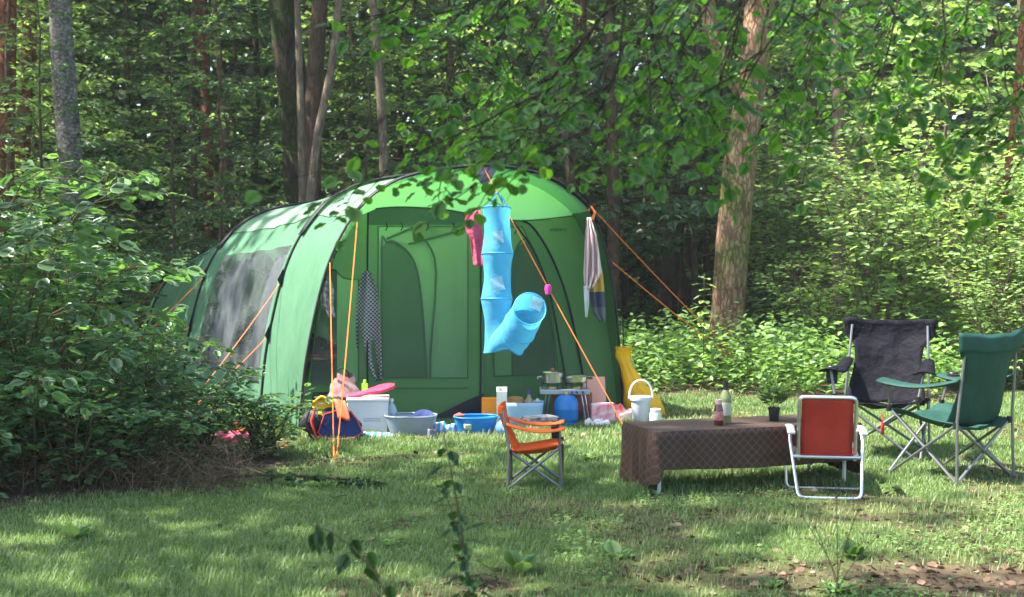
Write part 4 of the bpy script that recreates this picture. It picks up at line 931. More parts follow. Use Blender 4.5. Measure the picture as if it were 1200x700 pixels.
# ================================================================ furniture
M_alu = mat('aluminium', (.62,.63,.66), .28, metal=.9, var=.08)
M_grey = mat('grey_steel', (.22,.22,.23), .38, metal=.7, var=.15)
M_blackf = mat('black_canvas', (.006,.006,.011), .75, var=.25, nscale=8, bump=1.0, bscale=8, bdist=.04, trans=.01, spec=.12)
M_greenf = mat('green_canvas', (.008,.060,.046), .7, var=.2, nscale=8, bump=.8, bscale=9, trans=.14, tcol=(.02,.20,.15))
M_redf = mat('red_canvas', (.40,.035,.02), .75, var=.18, nscale=9, bump=.2, trans=.12, tcol=(.5,.05,.02))
M_orf = mat('orange_canvas', (.85,.16,.03), .7, var=.1, bump=.3, bscale=14, trans=.2)
M_plw = mat('white_plastic', (.72,.72,.70), .35, var=.05)
M_plb = mat('black_plastic', (.015,.015,.018), .4)
def quad_chair(name, label, loc, rot, s, fab, net=None, back_h=.92, w=.27, armsag=.03, seatfab=None, lean=.06, T=.0095, fpost=False, armw=1.0):
    """folding camp chair: faces local -Y, feet on the ground"""
    o = thing(name, label, 'camping chair', loc, rot); o.scale = (s, s, s)
    D = .26; hs = .40
    def tube(nm, pts, r=T, m=M_grey): b = MB(); b.tube(pts, r, 8); return b.build(nm, m, o)
    F = {(-1,-1): Vector((-w,-D,0.01)), (1,-1): Vector((w,-D,.01)), (-1,1): Vector((-w,D,.01)), (1,1): Vector((w,D,.01))}
    Tp = {(-1,-1): Vector((-w*.97,-D*1.02,hs+.03)), (1,-1): Vector((w*.97,-D*1.02,hs+.03)), (-1,1): Vector((-w,D*.95,hs-.03)), (1,1): Vector((w,D*.95,hs-.03))}
    for sy in (-1,1):
        e = Vector((0,.008,0)); tube('leg', [F[(-1,sy)]+e, Tp[(1,sy)]+e]); tube('leg', [F[(1,sy)]-e, Tp[(-1,sy)]-e])
    for sx in (-1,1):
        e = Vector((.008,0,0)); tube('leg', [F[(sx,-1)]+e, Tp[(sx,1)]+e]); tube('leg', [F[(sx,1)]-e, Tp[(sx,-1)]-e])
        tube('back_post', [F[(sx,1)]+Vector((sx*.012,.01,0)), Vector((sx*(w+.004),D+.0,hs)), Vector((sx*(w-.02),D+lean,back_h-.03))], T)
        tube('arm_post', [F[(sx,-1)]+Vector((0,-.012,0)) if fpost else Tp[(sx,-1)], Vector((sx*(w+.025),-D*.9,hs+.21))], T)
        for sy in (-1,1): b = MB(); b.lathe([(.0,0),(.018,0),(.02,.012),(.012,.03),(0,.03)], F[(sx,sy)]+Vector((0,0,-.01)), 10); b.build('foot', M_plb, o)
        for sy in (-1,1): b = MB(); b.lathe([(0,-.02),(.019,-.02),(.019,.02),(0,.02)], Tp[(sx,sy)], 10); b.build('hub', M_plb, o)
        a0 = Vector((sx*(w-.005), D+lean*.45, hs+.25)); a1 = Vector((sx*(w+.03), -D*1.12, hs+.215))
        def arm(u, v): 
            q = a0.lerp(a1, v); ww = (.038+.045*v)*armw
            if v > .93: ww *= .8
            return q+Vector((sx*.0+(u-.5)*2*ww, 0, -armsag*math.sin(PI*v)*1.3+.006-.016*(2*u-1)**2))
        b = MB(); b.grid(arm, 6, 14); am = b.build('armrest', fab, o, thick=.010)
        if net is not None and (net == 2 or sx == net):
            b = MB(); c = a0.lerp(a1, .84); b.lathe([(.036,-.11),(.038,-.06),(.042,-.004)], c, 14); b.build('cup_holder', mat('black_net', (.02,.02,.02), .6, alpha=.7), am, thick=.003)
            b = MB(); b.tube([c+Vector((.036*math.cos(k*PI/8), .036*math.sin(k*PI/8), .008)) for k in range(16)], .005, 5, closed=True); b.build('cup_ring', M_plb, am)
    sf = seatfab or fab
    def seat(u, v):
        x = (u-.5)*2*w*.97; y = -D*1.05+(2*D+.0)*v; edge = abs(2*u-1)
        z = hs+.035-.06*v-.075*(1-edge**2.2)*(.55+.45*math.sin(PI*v))
        if v < .12: z -= .01
        return Vector((x, y, z+.006*math.sin(u*19+v*7)))
    b = MB(); b.grid(seat, 18, 16); b.build('seat', sf, o, thick=.008)
    def bk(u, v):
        edge = abs(2*u-1); ww = w*(.96-.14*math.sin(PI*v)**2*(1 if v < .8 else .6))
        if v < .0: ww = w
        ww += .05*max(0, min(1, (v-.70)/.06)) if fpost is False else 0; x = (u-.5)*2*ww; z = hs-.05+(back_h-hs+.075)*v; y = D*.55+(D*.42+lean)*min(1, v*1.25)**.7+.055*(1-edge**2)*(1 if v < .98 else .8)
        z -= .02*(1-edge**2)*v
        return Vector((x, y, z+.004*math.sin(u*17)+0))
    b = MB(); b.grid(bk, 18, 18); bo = b.build('backrest', fab, o, thick=.009)
    b = MB(); b.grid(lambda u, v: bk(u, .80+.19*v)+Vector((0,.012,0)), 16, 5); b.build('head_band', fab, bo, thick=.006)
    return o
pk = G(1040,541); bch = quad_chair('camping_chair', 'black folding camp chair standing behind the end of the table', (pk.x+.03, pk.y+.28, 0), R(-23), 1.02, M_blackf, net=-1, w=.285, lean=.12)
gk = G(1131,571); c37 = R(180+35)
gch = quad_chair('camping_chair', 'dark green folding camp chair seen from behind, cut by the picture edge', (0,0,0), c37, 1.02, M_greenf, net=-1, w=.27, lean=.04)
# local rear post foot (-w, D) or (w, D): put the near one on its pixel
def rotz(v, a): return Vector((v[0]*math.cos(a)-v[1]*math.sin(a), v[0]*math.sin(a)+v[1]*math.cos(a), 0))
q = rotz((.28,.27), c37)*1.02; gch.location = (gk.x-q.x-.05, gk.y-q.y, 0)
b = MB(); b.add([(0,0,0),(.028,0,.004),(.03,.004,-.07),(.004,.004,-.075)], [(0,1,2,3)]); b.tube([(.012,0,0),(.010,0,.06)], .0025, 5)
tg = b.build('fabric_tag', mat('red_tag', (.75,.04,.03), .5), gch, thick=.004); tg.location = (.27,-.30,.33)
# small orange child's chair seen from the side
ok = G(628,573); quad = quad_chair('childs_chair', 'small bright orange folding chair for a child, empty, out on the grass', (ok.x, ok.y+.15, 0), R(88), .62, M_orf, net=2, w=.245, back_h=.80, armsag=.035, T=.0145, fpost=True, armw=1.5); quad['category'] = 'chair'
b = MB(); b.box((0,0,0), (.20,.14,.012)); b.box((.01,.0,.012), (.19,.13,.010), rot=Matrix.Rotation(.2,3,'Z'))
mg = one('magazine', 'dark magazine lying across the arms of the small orange chair', 'magazine', b, mat('magazine_print', (.05,.05,.07), .3, col2=(.55,.5,.5), nscale=26), loc=(ok.x+.02, ok.y+.13, .415), rotz=.3, bevel=.002, smooth=False)
# red aluminium chair, seen from behind, faces local +Y
rk = G(971,587); rc = thing('folding_chair', 'low aluminium folding chair with red cloth, its back turned to the viewer', 'folding chair', (rk.x, rk.y+.02, 0), R(-9))
def rt_(nm, pts, r=.0105, m=M_alu, par=None, closed=False):
    b = MB(); b.tube(pts, r, 8, closed=closed); return b.build(nm, m, par or rc)
def rounded(pts, rad=.04, k=4):
    o = [Vector(pts[0])]
    for i in range(1, len(pts)-1):
        p, a, c = Vector(pts[i]), Vector(pts[i-1]), Vector(pts[i+1]); d0 = (a-p).normalized()*rad; d1 = (c-p).normalized()*rad
        for j in range(k+1): t = j/k; o.append((p+d0).lerp(p, t).lerp(p.lerp(p+d1, t), t))
    o.append(Vector(pts[-1])); return o
rt_('leg_loop', rounded([(-.205,.24,.375),(-.215,.20,.34),(-.17,-.01,.012),(.19,-.01,.012),(.215,.20,.34),(.205,.24,.375)], .04))
rt_('leg_loop', rounded([(-.235,.36,.375),(-.225,.33,.012),(.225,.33,.012),(.235,.36,.375)], .035), .009)
rt_('seat_frame', rounded([(-.18,.12,.24),(-.18,.50,.27),(.18,.50,.27),(.18,.12,.24)], .03), .010)
rt_('back_frame', rounded([(-.165,.14,.215),(-.165,.06,.60),(.165,.06,.60),(.165,.14,.215)], .035), .011)
rt_('cross_bar', [(-.20,.125,.235),(.20,.125,.235)], .011)
for sx in (-1,1):
    b = MB(); b.grid(lambda u, v: Vector((sx*.21+(u-.5)*.045, .07+.34*v, .385+.012*math.sin(PI*v)-.004*(2*u-1)**2)), 4, 10); b.build('armrest', M_plw, rc, thick=.016)
b = MB(); b.grid(lambda u, v: Vector(((u-.5)*.30, .150-.085*v-.0+.02*math.sin(PI*v)*(1-(2*u-1)**2), .235+.355*v)), 10, 12); b.build('backrest', M_redf, rc, thick=.006)
b = MB(); b.grid(lambda u, v: Vector(((u-.5)*.33, .13+.36*v, .25+.02*v-.03*math.sin(PI*v)*(1-(2*u-1)**2))), 10, 10); b.build('seat', M_redf, rc, thick=.006)
# ---------------------------------------------------------------- table
ta = math.radians(17.8); TO = Vector((.85,8.07,0)); TU = Vector((math.cos(ta), math.sin(ta), 0)); TV = Vector((-math.sin(ta), math.cos(ta), 0)); TL, TW_, TH = 1.40, .49, .385
tbl = thing('camp_table', 'long low folding camp table hidden under a brown patterned cloth', 'table', TO, ta)
b = MB(); b.box((TL/2, TW_/2, TH-.02), (TL-.01, TW_-.01, .025)); b.build('tabletop', M_grey, tbl, bevel=.004)
for x0 in (.04, TL-.10):
    b = MB(); b.tube(rounded([(x0,.03,TH-.03),(x0,.03,.012),(x0,TW_-.03,.012),(x0,TW_-.03,TH-.03)], .03), .0125, 8); b.build('leg', mat('white_tube', (.62,.64,.62), .4), tbl)
def clothmat():
    m, t, N, L = nt('brown_lattice_cloth'); out = N.new('ShaderNodeOutputMaterial'); bb = N.new('ShaderNodeBsdfPrincipled'); uv = N.new('ShaderNodeUVMap')
    sx = N.new('ShaderNodeSeparateXYZ'); L.new(uv.outputs[0], sx.inputs[0])
    def op(o_, a, b_=None, v=None):
        n_ = N.new('ShaderNodeMath'); n_.operation = o_; L.new(a, n_.inputs[0])
        if b_ is not None: L.new(b_, n_.inputs[1])
        if v is not None: n_.inputs[1].default_value = v
        return n_.outputs[0]
    k = 2*PI/.055
    cx = op('COSINE', op('MULTIPLY', sx.outputs[0], v=k)); cy_ = op('COSINE', op('MULTIPLY', sx.outputs[1], v=k)); s1 = op('ABSOLUTE', op('ADD', cx, cy_))
    c3 = op('COSINE', op('MULTIPLY', sx.outputs[0], v=k*3)); c4 = op('COSINE', op('MULTIPLY', sx.outputs[1], v=k*3)); s2 = op('MULTIPLY', op('MULTIPLY', c3, c4), v=.45)
    f = op('LESS_THAN', op('ADD', s1, s2), v=.42)
    mi = N.new('ShaderNodeMix'); mi.data_type = 'RGBA'; mi.inputs[6].default_value = (.034,.015,.009,1); mi.inputs[7].default_value = (.085,.043,.027,1); L.new(f, mi.inputs[0]); L.new(mi.outputs[2], bb.inputs['Base Color'])
    bb.inputs['Roughness'].default_value = .62; bb.inputs['Specular IOR Level'].default_value = .45; bb.inputs['Sheen Weight'].default_value = .05
    L.new(bb.outputs[0], out.inputs[0]); return m
# cloth: a top sheet and a skirt round the edge, gathered at the corners
per = [(0,0),(TL,0),(TL,TW_),(0,TW_)]; PL = 2*(TL+TW_); e = .014
def perim(s):
    s %= PL
    for (x0,y0),(x1,y1) in zip(per, per[1:]+per[:1]):
        l = math.hypot(x1-x0, y1-y0)
        if s <= l: t = s/l; return x0+(x1-x0)*t, y0+(y1-y0)*t, (y1-y0)/l, -(x1-x0)/l
        s -= l
def drop(s):
    s %= PL
    front = .215+.02*math.sin(s*2.2); endd = .335
    def sm(a): a = min(1, max(0, a)); return a*a*(3-2*a)
    d = front
    if s > TL-.06: d = front+(endd-.01-front)*sm((s-TL+.06)/.10)
    if s > TL+TW_+.05: d = endd-(endd-.20)*sm((s-TL-TW_-.05)/.2)
    if s > PL-TW_-.15: d = .20+(endd-.20)*sm((s-PL+TW_+.15)/.15)
    if s > PL-.05: d = endd-(endd-front)*sm((s-PL+.05)/.05)*.3
    if s < .05: d = front+(endd-front)*.7*(1-sm(s/.05))
    return d
ns, nd = 420, 14; vs = []; uvs = []
def skirt(s, t):
    x, y, nx_, ny_ = perim(s); corner = min(min(abs(s-c), abs(s-c-PL), abs(s-c+PL)) for c in (0, TL, TL+TW_, 2*TL+TW_))
    g = math.exp(-(corner/.10)**2); endside = 1.0 if (s > TL and s < TL+TW_) or s > PL-TW_ else .35
    o_ = e+t*(.003+.010*g)+t*(.008*math.sin(s*21)+.012*math.sin(s*47+1)*endside+.012*math.sin(s*83)*g)+.004*t*endside
    return Vector((x+nx_*o_, y+ny_*o_, TH-.004-drop(s)*t*(1) if t > 0 else TH))
me = bpy.data.meshes.new('tablecloth'); V = []; UV = []; F = []
for i in range(ns):
    s = PL*i/ns; x, y, nx_, ny_ = perim(s)
    V.append(Vector((x+nx_*.004, y+ny_*.004, TH+.003))); UV.append((x, y))
    for j in range(1, nd+1):
        t = j/nd; V.append(skirt(s, t)); UV.append((x+nx_*drop(s)*t, y+ny_*drop(s)*t) if True else 0)
for i in range(ns):
    for j in range(nd):
        a_ = i*(nd+1)+j; b_ = ((i+1) % ns)*(nd+1)+j; F.append((a_, a_+1, b_+1, b_))
k0 = len(V); gx_, gy_ = 30, 12
for i in range(gx_+1):
    for j in range(gy_+1): V.append(Vector((-.002+(TL+.004)*i/gx_, -.002+(TW_+.004)*j/gy_, TH+.0035+.0015*math.sin(i*1.3)*math.sin(j*1.1)))); UV.append((TL*i/gx_, TW_*j/gy_))
for i in range(gx_):
    for j in range(gy_): a_ = k0+i*(gy_+1)+j; F.append((a_, a_+gy_+1, a_+gy_+2, a_+1))
me.from_pydata(V, [], F); ul = me.uv_layers.new(name='UVMap')
for l in me.loops: ul.data[l.index].uv = UV[l.vertex_index]
me.polygons.foreach_set('use_smooth', [True]*len(me.polygons)); me.update()
tc_ = link('tablecloth', me, clothmat()); tc_.location = TO; tc_.rotation_euler = (0,0,ta); setp(tc_, 'brown cloth with a lattice pattern draped over the low camp table', 'tablecloth')
M_glass = mat('clear_glass', (.75,.82,.80), .06, spec=.8, alpha=.35, var=.05)
def tpt(px, py): # point on the tabletop seen at a pixel
    return G(px, py, TH+.006)
def bottle(name, label, p, prof, m, band=None, cap=None, n=20):
    o = thing(name, label, 'bottle', p); b = MB(); b.lathe(prof, n=n); b.build('glass', m, o)
    if band: b = MB(); r_ = band[0]; b.lathe([(r_,band[1]),(r_+.001,band[1]+.001),(r_+.001,band[2]-.001),(r_,band[2])], n=n); b.build('paper_label', band[3], o)
    if cap: b = MB(); b.lathe([(0,cap[0]),(cap[1],cap[0]),(cap[1],cap[2]),(0,cap[2]+.001)], n=14); b.build('cap', cap[3], o)
    return o
p = tpt(850,496); bottle('wine_bottle', 'tall pale green wine bottle with black neck standing on the brown table', (p.x, p.y, TH+.006), [(0,0),(.034,0),(.036,.006),(.036,.15),(.034,.17),(.017,.205),(.0135,.22),(.0135,.262),(.015,.263),(.0,.264)], mat('bottle_green', (.22,.27,.12), .1, spec=.8, col2=(.30,.33,.16), trans=.3), (.0365,.05,.13,mat('label_olive', (.42,.46,.38), .6)), (.205,.0165,.268,M_plb))
p = tpt(842,498); bottle('beer_bottle', 'short dark red labelled bottle next to the wine bottle', (p.x, p.y, TH+.006), [(0,0),(.027,0),(.029,.004),(.029,.09),(.024,.11),(.018,.135),(.019,.15),(0,.151)], mat('bottle_dark', (.10,.02,.02), .15, spec=.7), (.0295,.03,.085,mat('label_red', (.35,.04,.05), .5, col2=(.5,.35,.33), nscale=30)), (.128,.020,.155,mat('cap_pale', (.5,.35,.36), .5)))
p = tpt(907,493); pot = thing('potted_herb', 'leafy green herb growing in a small black pot on the table', 'potted plant', (p.x, p.y, TH+.006))
b = MB(); b.lathe([(0,0),(.028,0),(.030,.01),(.036,.07),(.040,.07),(.040,.082),(.034,.082),(.033,.072),(0,.072)]); b.build('pot', M_plb, pot)
hp = Plant(301)
for i in range(16):
    a_ = i*2.4; hp.twig((.012*math.cos(a_), .012*math.sin(a_), .07), (math.cos(a_)*.45, math.sin(a_)*.45, 1), hp.rs.uniform(.10,.19), .0018, 8, .045, .5, droop=.15, steps=4, n=4, pairs=True, start=.3)
link('stems', hp.wood('stems'), B_stem, pot); link('leaves', hp.crown('leaves', TFN, True), L_herb, pot)
# ================================================================ things set out along the tent front
def gp(px, py): return G(px, py)
def lone(name, label, cat, px, py, rot=0): p = gp(px, py); return thing(name, label, cat, (p.x, p.y, 0), rot), p.y/1600.0
M_wbox = mat('polystyrene', (.62,.63,.66), .8, var=.05, bump=.2, bscale=80)
M_bluep = mat('blue_plastic', (.01,.19,.55), .35, var=.08)
M_navy = mat('navy_cloth', (.02,.04,.16), .75, var=.3, bump=.4)
M_redp = mat('red_piping', (.70,.05,.04), .6)
# backpack
o, k = lone('backpack', 'dark blue backpack with red piping lying open by the left tent door', 'backpack', 388, 515, R(8))
def bp_(u, v):
    th = 2*PI*u; ph = PI*v; x = .24*math.sin(ph)*abs(math.cos(th))**.75*(1 if math.cos(th) > 0 else -1); y = .10*math.sin(ph)**.7*abs(math.sin(th))**.8*(1 if math.sin(th) > 0 else -1); z = .135-.13*math.cos(ph)
    z *= 1-.28*max(0, x/.24)*1.1 if z > .05 else 1
    return Vector((x, y, max(0, z)+.012*math.sin(x*30)*math.sin(ph)))
b = MB(); b.grid(bp_, 28, 16, closeu=True); b.build('bag', mat('black_nylon', (.02,.02,.028), .6, bump=.5), o, weld=True)
fl = [(-.05,.20),(-.10,.06),(-.07,.03),(.0,.012),(.10,.01),(.18,.02),(.235,.06),(.20,.15),(.15,.215),(.05,.23)]
b = MB(); b.prism([(x+.0, -.115, z) for x, z in fl], (0,.02,0)); f_ = b.build('flap', M_navy, o, bevel=.006); f_.rotation_euler = (R(-4),0,0)
b = MB(); b.tube([(x, -.122, z) for x, z in fl], .005, 6, closed=True); b.build('piping', M_redp, f_)
for x0 in (-.16,-.12): b = MB(); b.tube([(x0,-.09,.25),(x0-.03,-.13,.16),(x0+.0,-.13,.05),(x0+.03,-.10,.01)], .011, 6); b.build('strap', F_black if x0 < -.13 else M_redp, o)
c_ = Vector(o.location)
b = MB(); b.grid(lambda u, v: Vector(((u-.5)*.15+.02*v, -.06+.05*math.sin(v*3), .01+.14*math.sin(v*1.5)-.02*math.cos(u*7))), 10, 10); one('cloth', 'crumpled yellow cloth on top of the blue backpack', 'cloth', b, mat('yellow_cloth', (.80,.50,.02), .7, bump=.3), loc=(c_.x-.07, c_.y-.03, .17), thick=.02)
b = MB(); b.grid(lambda u, v: Vector(((u-.5)*.09+.05*v, -.08*v, .14-.14*v**1.5+.01*math.sin(u*6))), 8, 10); one('cloth', 'orange red cloth hanging over the blue backpack', 'cloth', b, mat('orange_red_cloth', (.85,.13,.05), .6), loc=(c_.x+.07, c_.y-.06, .17), thick=.015)
# floral bag on a dark crate
o, k = lone('crate', 'low black crate standing inside the tent door behind the backpack', 'crate', 398, 506)
b = MB(); b.box((0,.0,.13), (.40,.2,.26)); b.build('crate_body', M_plb, o, bevel=.01); b = MB(); b.box((0,0,.268), (.42,.22,.015)); b.build('rim', M_floor, o, bevel=.004); cz = o.location.copy(); o.location.y += .13
b = MB(); b.grid(lambda u, v: Vector((.135*math.cos(2*PI*u)*(1.05-v*.55)+.01*math.sin(v*9+u*12), .07*math.sin(2*PI*u)*(1.1-v*.7), .17*v+.02*math.sin(2*PI*u*2)*v)), 26, 10, closeu=True)
o2 = thing('tote_bag', 'flowered cloth bag with red and white print on top of the black crate', 'bag', (cz.x+.02, cz.y+.13, .275)); b.build('bag', mat('floral_cloth', (.30,.30,.28), .8, col2=(.40,.12,.12), nscale=26), o2)
b = MB(); b.tube([(-.06,-.04,.15),(-.05,-.06,.21),(.0,-.07,.235),(.04,-.06,.20),(.05,-.04,.15)], .007, 6); b.build('strap', F_black, o2)
b = MB(); b.box((0,0,.05), (.05,.04,.10)); b.lathe([(.012,.10),(.012,.13),(0,.13)], n=10); one('drink_carton', 'small lime green carton standing between flowered bag and white box', 'carton', b, mat('lime', (.40,.65,.05), .5), loc=(cz.x+.19, cz.y+.13, .275), smooth=False)
# white box with pink racket-like float on it
o, k = lone('cool_box', 'white polystyrene box standing by the open door of the tent', 'box', 431, 509, R(4))
b = MB(); b.box((0,.11,.13), (.31,.24,.26), taper=1.05); b.build('box_body', M_wbox, o, bevel=.006)
b = MB(); b.box((0,.11,.273), (.335,.26,.026)); b.build('lid', M_wbox, o, bevel=.006)
for i in range(9): pass
b = MB(); rr_ = random.Random(4)
for row in range(2):
    x = -.03
    while x < .10: l = rr_.uniform(.008,.02); b.box((x+l/2, -.0165, .125-row*.018), (l,.001,.007)); x += l+.004
b.build('printed_line', mat('print_grey', (.35,.36,.42), .6), o, smooth=False)
wb = o.location.copy()
b = MB(); pts = []
for i in range(28):
    t = 2*PI*i/28; x = .12*math.cos(t); y = .07*math.sin(t)*(1 if math.cos(t) > -.2 else .8); pts.append((x+.06, y, 0))
pts2 = [(-.05,.05,0),(-.20,.018,0),(-.22,0,0),(-.20,-.018,0),(-.05,-.05,0)]
b.prism(pts, (0,0,.022)); b.prism([( -.20,-.02,0),(.0,-.05,0),(.0,.05,0),(-.20,.02,0)], (0,0,.018))
ob = one('swim_paddle', 'flat pink red bat lying aslant on the white box', 'bat', b, mat('pink_plastic', (.85,.05,.12), .4), loc=(wb.x+.03, wb.y+.09, .325), rotz=.12, bevel=.005); ob.rotation_euler = (R(12), R(-13), .12)
# bottle / cooler packs right of the box
o, k = lone('water_bottle', 'clear bluish plastic bottle leaning against the white box', 'bottle', 459, 506)
b = MB(); b.lathe([(0,0),(.04,0),(.045,.01),(.045,.06),(.041,.07),(.045,.08),(.045,.17),(.03,.21),(.014,.23),(.014,.25),(0,.25)]); b.build('bottle_body', mat('clear_blue', (.45,.60,.72), .15, alpha=.7, spec=.7), o); b = MB(); b.lathe([(0,.245),(.017,.245),(.017,.265),(0,.265)], n=12); b.build('cap', M_plw, o)
def tub(name, label, px, py, rx, ry, h, m, rot=0, flare=1.28, rim=.014, handles=False):
    o, k = lone(name, label, 'basin', px, py, rot)
    def f(u, v):
        a_ = 2*PI*u; e_ = 2.6; cx_ = abs(math.cos(a_))**(2/e_)*(1 if math.cos(a_) > 0 else -1); sy_ = abs(math.sin(a_))**(2/e_)*(1 if math.sin(a_) > 0 else -1); s_ = (1+(flare-1)*v)/flare; return Vector((rx*cx_*s_, ry+ry*sy_*s_, .004+h*v))
    b = MB(); b.grid(f, 40, 8, closeu=True); b.add([f(i/40, 0) for i in range(40)], [tuple(range(40))]); bo = b.build('basin_body', m, o, thick=.004, weld=True)
    b = MB(); b.tube([f(i/40, 1)+Vector((0,0,.002)) for i in range(40)], rim*.55, 6, closed=True); b.build('rim', m, bo)
    if handles:
        b = MB(); b.grid(lambda u, v: f(u*.12-.06, 1)+Vector((.03*v,0,-.01*v)), 8, 2); b.build('handle', m, bo, thick=.008)
    return o
tb1 = tub('washing_up_bowl', 'grey translucent washing up bowl holding dishes, on the grass', 480, 512, .205, .145, .145, mat('grey_plastic', (.28,.34,.40), .35, var=.08, trans=.1))
c_ = tb1.location
b = MB(); b.lathe([(0,0),(.05,.0),(.085,.03),(.09,.034),(.083,.034),(.05,.01),(0,.01)], n=24, rot=Matrix.Rotation(R(35),3,'X')); one('plate', 'dark blue plate standing in the grey washing up bowl', 'plate', b, M_navy, loc=(c_.x+.10, c_.y+.15, .11))
b = MB(); b.lathe([(0,0),(.06,.0),(.075,.05),(.072,.05),(.058,.006),(0,.006)], n=24); one('bowl', 'pale bowl lying in the grey washing up bowl', 'bowl', b, M_plw, loc=(c_.x-.07, c_.y+.13, .085))
tb2 = tub('blue_basin', 'bright blue oval basin with a pale sticker, by the tent door', 557, 510, .175, .13, .125, M_bluep, handles=True)
b = MB(); b.grid(lambda u, v: Vector((-.09+.06*u, .003-.035+.010*(u-1)**2*2-.018*v-.0, .045+.045*v)), 3, 3); st_ = b.build('sticker', mat('sticker', (.5,.58,.42), .6), tb2, thick=.001); st_.location = (0,.012-.0,0)
b = MB(); b.lathe([(0,0),(.028,0),(.03,.03),(.0,.05)], n=14, sx=1.5); one('sponge', 'dull red rag lying on the blue basin rim', 'rag', b, mat('red_rag', (.35,.09,.09), .8), loc=(tb2.location.x-.13, tb2.location.y+.12, .115))
# shoe
o, k = lone('shoe', 'single grey and red child shoe on the grass before the grey bowl', 'shoe', 506, 515, R(80))
b = MB(); b.grid(lambda u, v: Vector((.075*math.cos(2*PI*u)*(1-.25*v)-.01*v, .034*math.sin(2*PI*u)*(1-.35*v)*(1+.15*math.cos(2*PI*u)), .012+.055*v*(1+.35*(math.cos(2*PI*u) < -.2)))), 24, 6, closeu=True); b.build('upper', mat('grey_shoe', (.16,.15,.20), .7), o, thick=.008)
b = MB(); b.lathe([(0,0),(.075,0),(.078,.008),(.075,.016),(0,.016)], sy=.46, n=24); b.build('sole', M_floor, o)
b = MB(); b.grid(lambda u, v: Vector((.03+.05*u*(1-.2*v), (v-.5)*.05*(1-.4*u), .062-.025*u-.02*(2*v-1)**2)), 6, 6); b.build('toe_cap', M_redp, o, thick=.006)
M_bws = stripemat('blue_white_check', [(.08,.35,.75),(.70,.75,.80)], 6, 0)
def heap(name, label, cat, px, py, rx, ry, h, m, seed=0, rot=0, dy=0, **kk):
    p = gp(px, py); rs_ = random.Random(seed); ph = [rs_.uniform(0, 6) for _ in range(6)]
    b = MB(); b.grid(lambda u, v: Vector((rx*math.sin(v*PI/2)*math.cos(2*PI*u)*(1+.15*math.sin(3*2*PI*u+ph[0])+.08*math.sin(5*2*PI*u+ph[1])), ry*math.sin(v*PI/2)*math.sin(2*PI*u)*(1+.12*math.sin(2*2*PI*u+ph[2])), max(.002, h*math.cos(v*PI/2)**.6*(1+.25*math.sin(v*8+ph[3]+3*math.cos(2*PI*u)))))), 32, 12, closeu=True)
    return one(name, label, cat, b, m, loc=(p.x, p.y+ry+dy, 0), rotz=rot, weld=True, **kk)
heap('dish_cloth', 'blue and white striped cloth lying before the white box', 'cloth', 428, 514, .15, .07, .035, M_bws, 1)
heap('dish_cloth', 'blue and white striped cloth spread between the two basins', 'cloth', 520, 508, .12, .07, .07, M_bws, 2)
heap('dish_cloth', 'small striped cloth lying against the foot of the grey bowl', 'cloth', 452, 513, .06, .04, .03, M_bws, 3)
# right group
def boxy(name, label, cat, px, py, d, m, rot=0, z=0, dy=0, bev=.004, **kk):
    p = gp(px, py); b = MB(); b.box((0,d[1]/2,d[2]/2), d); return one(name, label, cat, b, m, loc=(p.x, p.y+dy, z), rotz=rot, bevel=bev, smooth=False, **kk)
p = gp(588,502); o = thing('milk_carton', 'tall greenish white drink carton with a screw cap by the blue basin', 'carton', (p.x, p.y, 0)); b = MB(); b.box((0,.04,.16), (.085,.07,.28)); b.add([(-.0425,.005,.30),(.0425,.005,.30),(.0425,.075,.30),(-.0425,.075,.30),(-.0425,.04,.335),(.0425,.04,.335)], [(0,1,5,4),(2,3,4,5),(0,4,3),(1,2,5)]); b.build('carton_body', mat('carton_pale', (.45,.52,.46), .5, col2=(.62,.66,.62), nscale=12), o, smooth=False); b = MB(); b.lathe([(0,.30),(.014,.30),(.014,.335),(0,.335)], (-.02,.02,0), n=12); b.build('cap', M_plw, o)
boxy('toy_box', 'orange tray lying behind the bright blue basin', 'tray', 574, 500, (.14,.10,.22), mat('orange_plastic', (.9,.30,.02), .5), dy=.12)
boxy('paper_pack', 'white and purple packet standing under the drink carton', 'packet', 590, 506, (.09,.05,.10), mat('packet', (.55,.45,.58), .5, col2=(.7,.7,.72), nscale=20), dy=-.02)
p = gp(590,512); o = thing('water_bag', 'transparent blue ball shaped water bottle lying in the grass behind the orange chair', 'bottle', (p.x, p.y+.05, .065)); b = MB(); b.lathe([(0,-.065),(.03,-.06),(.055,-.035),(.065,0),(.055,.035),(.03,.058),(0,.064)], n=20); b.build('bottle_body', mat('blue_clear', (.10,.30,.72), .15, spec=.8, trans=.3, col2=(.25,.45,.8)), o); b = MB(); b.lathe([(0,0),(.016,0),(.016,.03),(0,.03)], (0,0,0), n=12, rot=Matrix.Rotation(R(90),3,'X')); c2 = b.build('cap', M_plw, o); c2.location = (.01,-.055,0)
o, k = lone('food_basket', 'pale blue open basket holding groceries behind the orange chair', 'basket', 613, 500)
b = MB(); b.grid(lambda u, v: Vector((.17*(.9+.1*v)*(abs(math.cos(2*PI*u))**.4)*(1 if math.cos(2*PI*u) > 0 else -1), .11+.11*(.9+.1*v)*(abs(math.sin(2*PI*u))**.4)*(1 if math.sin(2*PI*u) > 0 else -1), .005+.19*v)), 40, 6, closeu=True); b.build('basket_body', mat('pale_blue', (.30,.48,.66), .5), o, thick=.005)
bl = o.location.copy()
b = MB(); b.lathe([(0,0),(.05,.01),(.062,.05),(.05,.09),(0,.10)], n=18, sx=1.2); one('bread_roll', 'brown loaf sticking out of the pale blue basket', 'bread', b, mat('bread', (.42,.20,.07), .8, bump=.4), loc=(bl.x-.06, bl.y+.12, .14))
